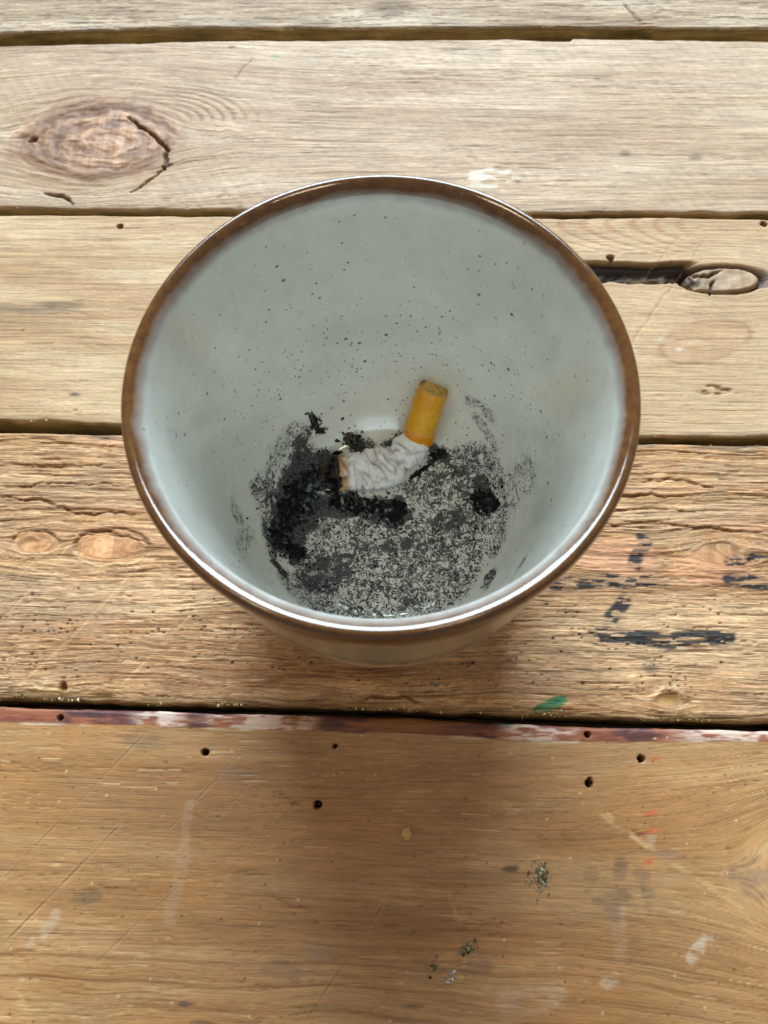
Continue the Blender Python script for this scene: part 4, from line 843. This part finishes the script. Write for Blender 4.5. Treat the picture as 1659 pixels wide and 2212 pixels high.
crumb('lint_tuft', 'largest pale grey lint tuft on the near plank, right of centre', 'lint', (41.53,-93.89), 46, (1.3, 2.0), 0.38, LICH, 31, 0.7, 'lint tufts on the near plank', 12)
crumb('lint_tuft', 'dark grey lint tuft on the near plank below centre', 'lint', (22.14,-110.23), 34, (1.5, 0.9), 0.34, LICH[1:]+[s2l(70,70,72)], 32, 0.7, 'lint tufts on the near plank', 7)
crumb('lint_tuft', 'loose stringy lint tuft left of the dark grey one', 'lint', (13.97,-114.12), 14, (0.9, 1.3), 0.28, LICH, 33, 0.7, 'lint tufts on the near plank', 9)
crumb('lint_tuft', 'smallest whitish lint speck near the bottom edge of the picture', 'lint', (18.82,-116.44), 14, (0.7, 0.6), 0.32, [s2l(206,204,204), s2l(180,180,184)], 34, 0.7, 'lint tufts on the near plank', 2)
# a torn flake of wood
g = np.random.default_rng(4); n = 11; c0 = np.array((6.91,-84.00)+(0.0,)); an = np.linspace(0, 2*np.pi, n, endpoint=False); rad = 1.45*(0.7+0.6*g.random(n))
topv = [c0+np.array([r*0.85*math.cos(t), r*1.1*math.sin(t), 0.55+0.35*g.random()]) for r, t in zip(rad, an)]; botv = [v-np.array([0, 0, 0.45]) for v in topv]; ctr = [c0+np.array([0, 0, 1.1]), c0+np.array([0, 0, 0.1])]
Vv = topv+botv+ctr; Ff = [(i, (i+1) % n, 2*n) for i in range(n)]+[(n+(i+1) % n, n+i, 2*n+1) for i in range(n)]+[(n+i, n+(i+1) % n, (i+1) % n, i) for i in range(n)]
tag(mesh_obj('wood_flake', np.array(Vv)*0.001, Ff, CRUMB, None, False, {'col': np.array([s2l(206,164,104)]*n+[s2l(150,108,60)]*n+[s2l(214,176,116), s2l(120,90,50)])}), 'small tan torn wood flake on the near plank below the bowl', 'wood chip')
# yellowish dust and splinters caught along the plank edges
def edge_dust():
    g = np.random.default_rng(91); P = []
    for gi, (side, n, lo, hi) in enumerate(((E_[3][0], 420, -110, 108), (E_[2][1], 160, -130, 125), (E_[2][0], 120, -130, 125), (E_[1][0], 90, -140, 135), (E_[0][0], 60, -160, 150))):
        sgn = 1 if gi in (0, 2, 3, 4) else -1
        for _ in range(n):
            x = g.uniform(lo, hi)
            if noise(np.array(x/7.0), np.array(gi*3.0), 77) < -0.15: continue
            P.append(np.array([x, float(side(np.array([x]))[0])+sgn*abs(g.normal())*0.55+sgn*0.1, -0.5+0.3*g.random()]))
    it = iter(P)
    return lumps(len(P), lambda g: next(it).copy(), None, 0.26, [s2l(196,178,120), s2l(150,136,84), s2l(110,100,64), s2l(214,200,160), s2l(86,76,50)], 92, 0.7, zmin=-0.9)
V, Fc, Cc = edge_dust()
tag(mesh_obj('edge_dust', V*0.001, Fc, CRUMB, None, False, {'col': Cc}), 'yellowish dust and splinters caught along the plank edges', 'dust', None, 'stuff')
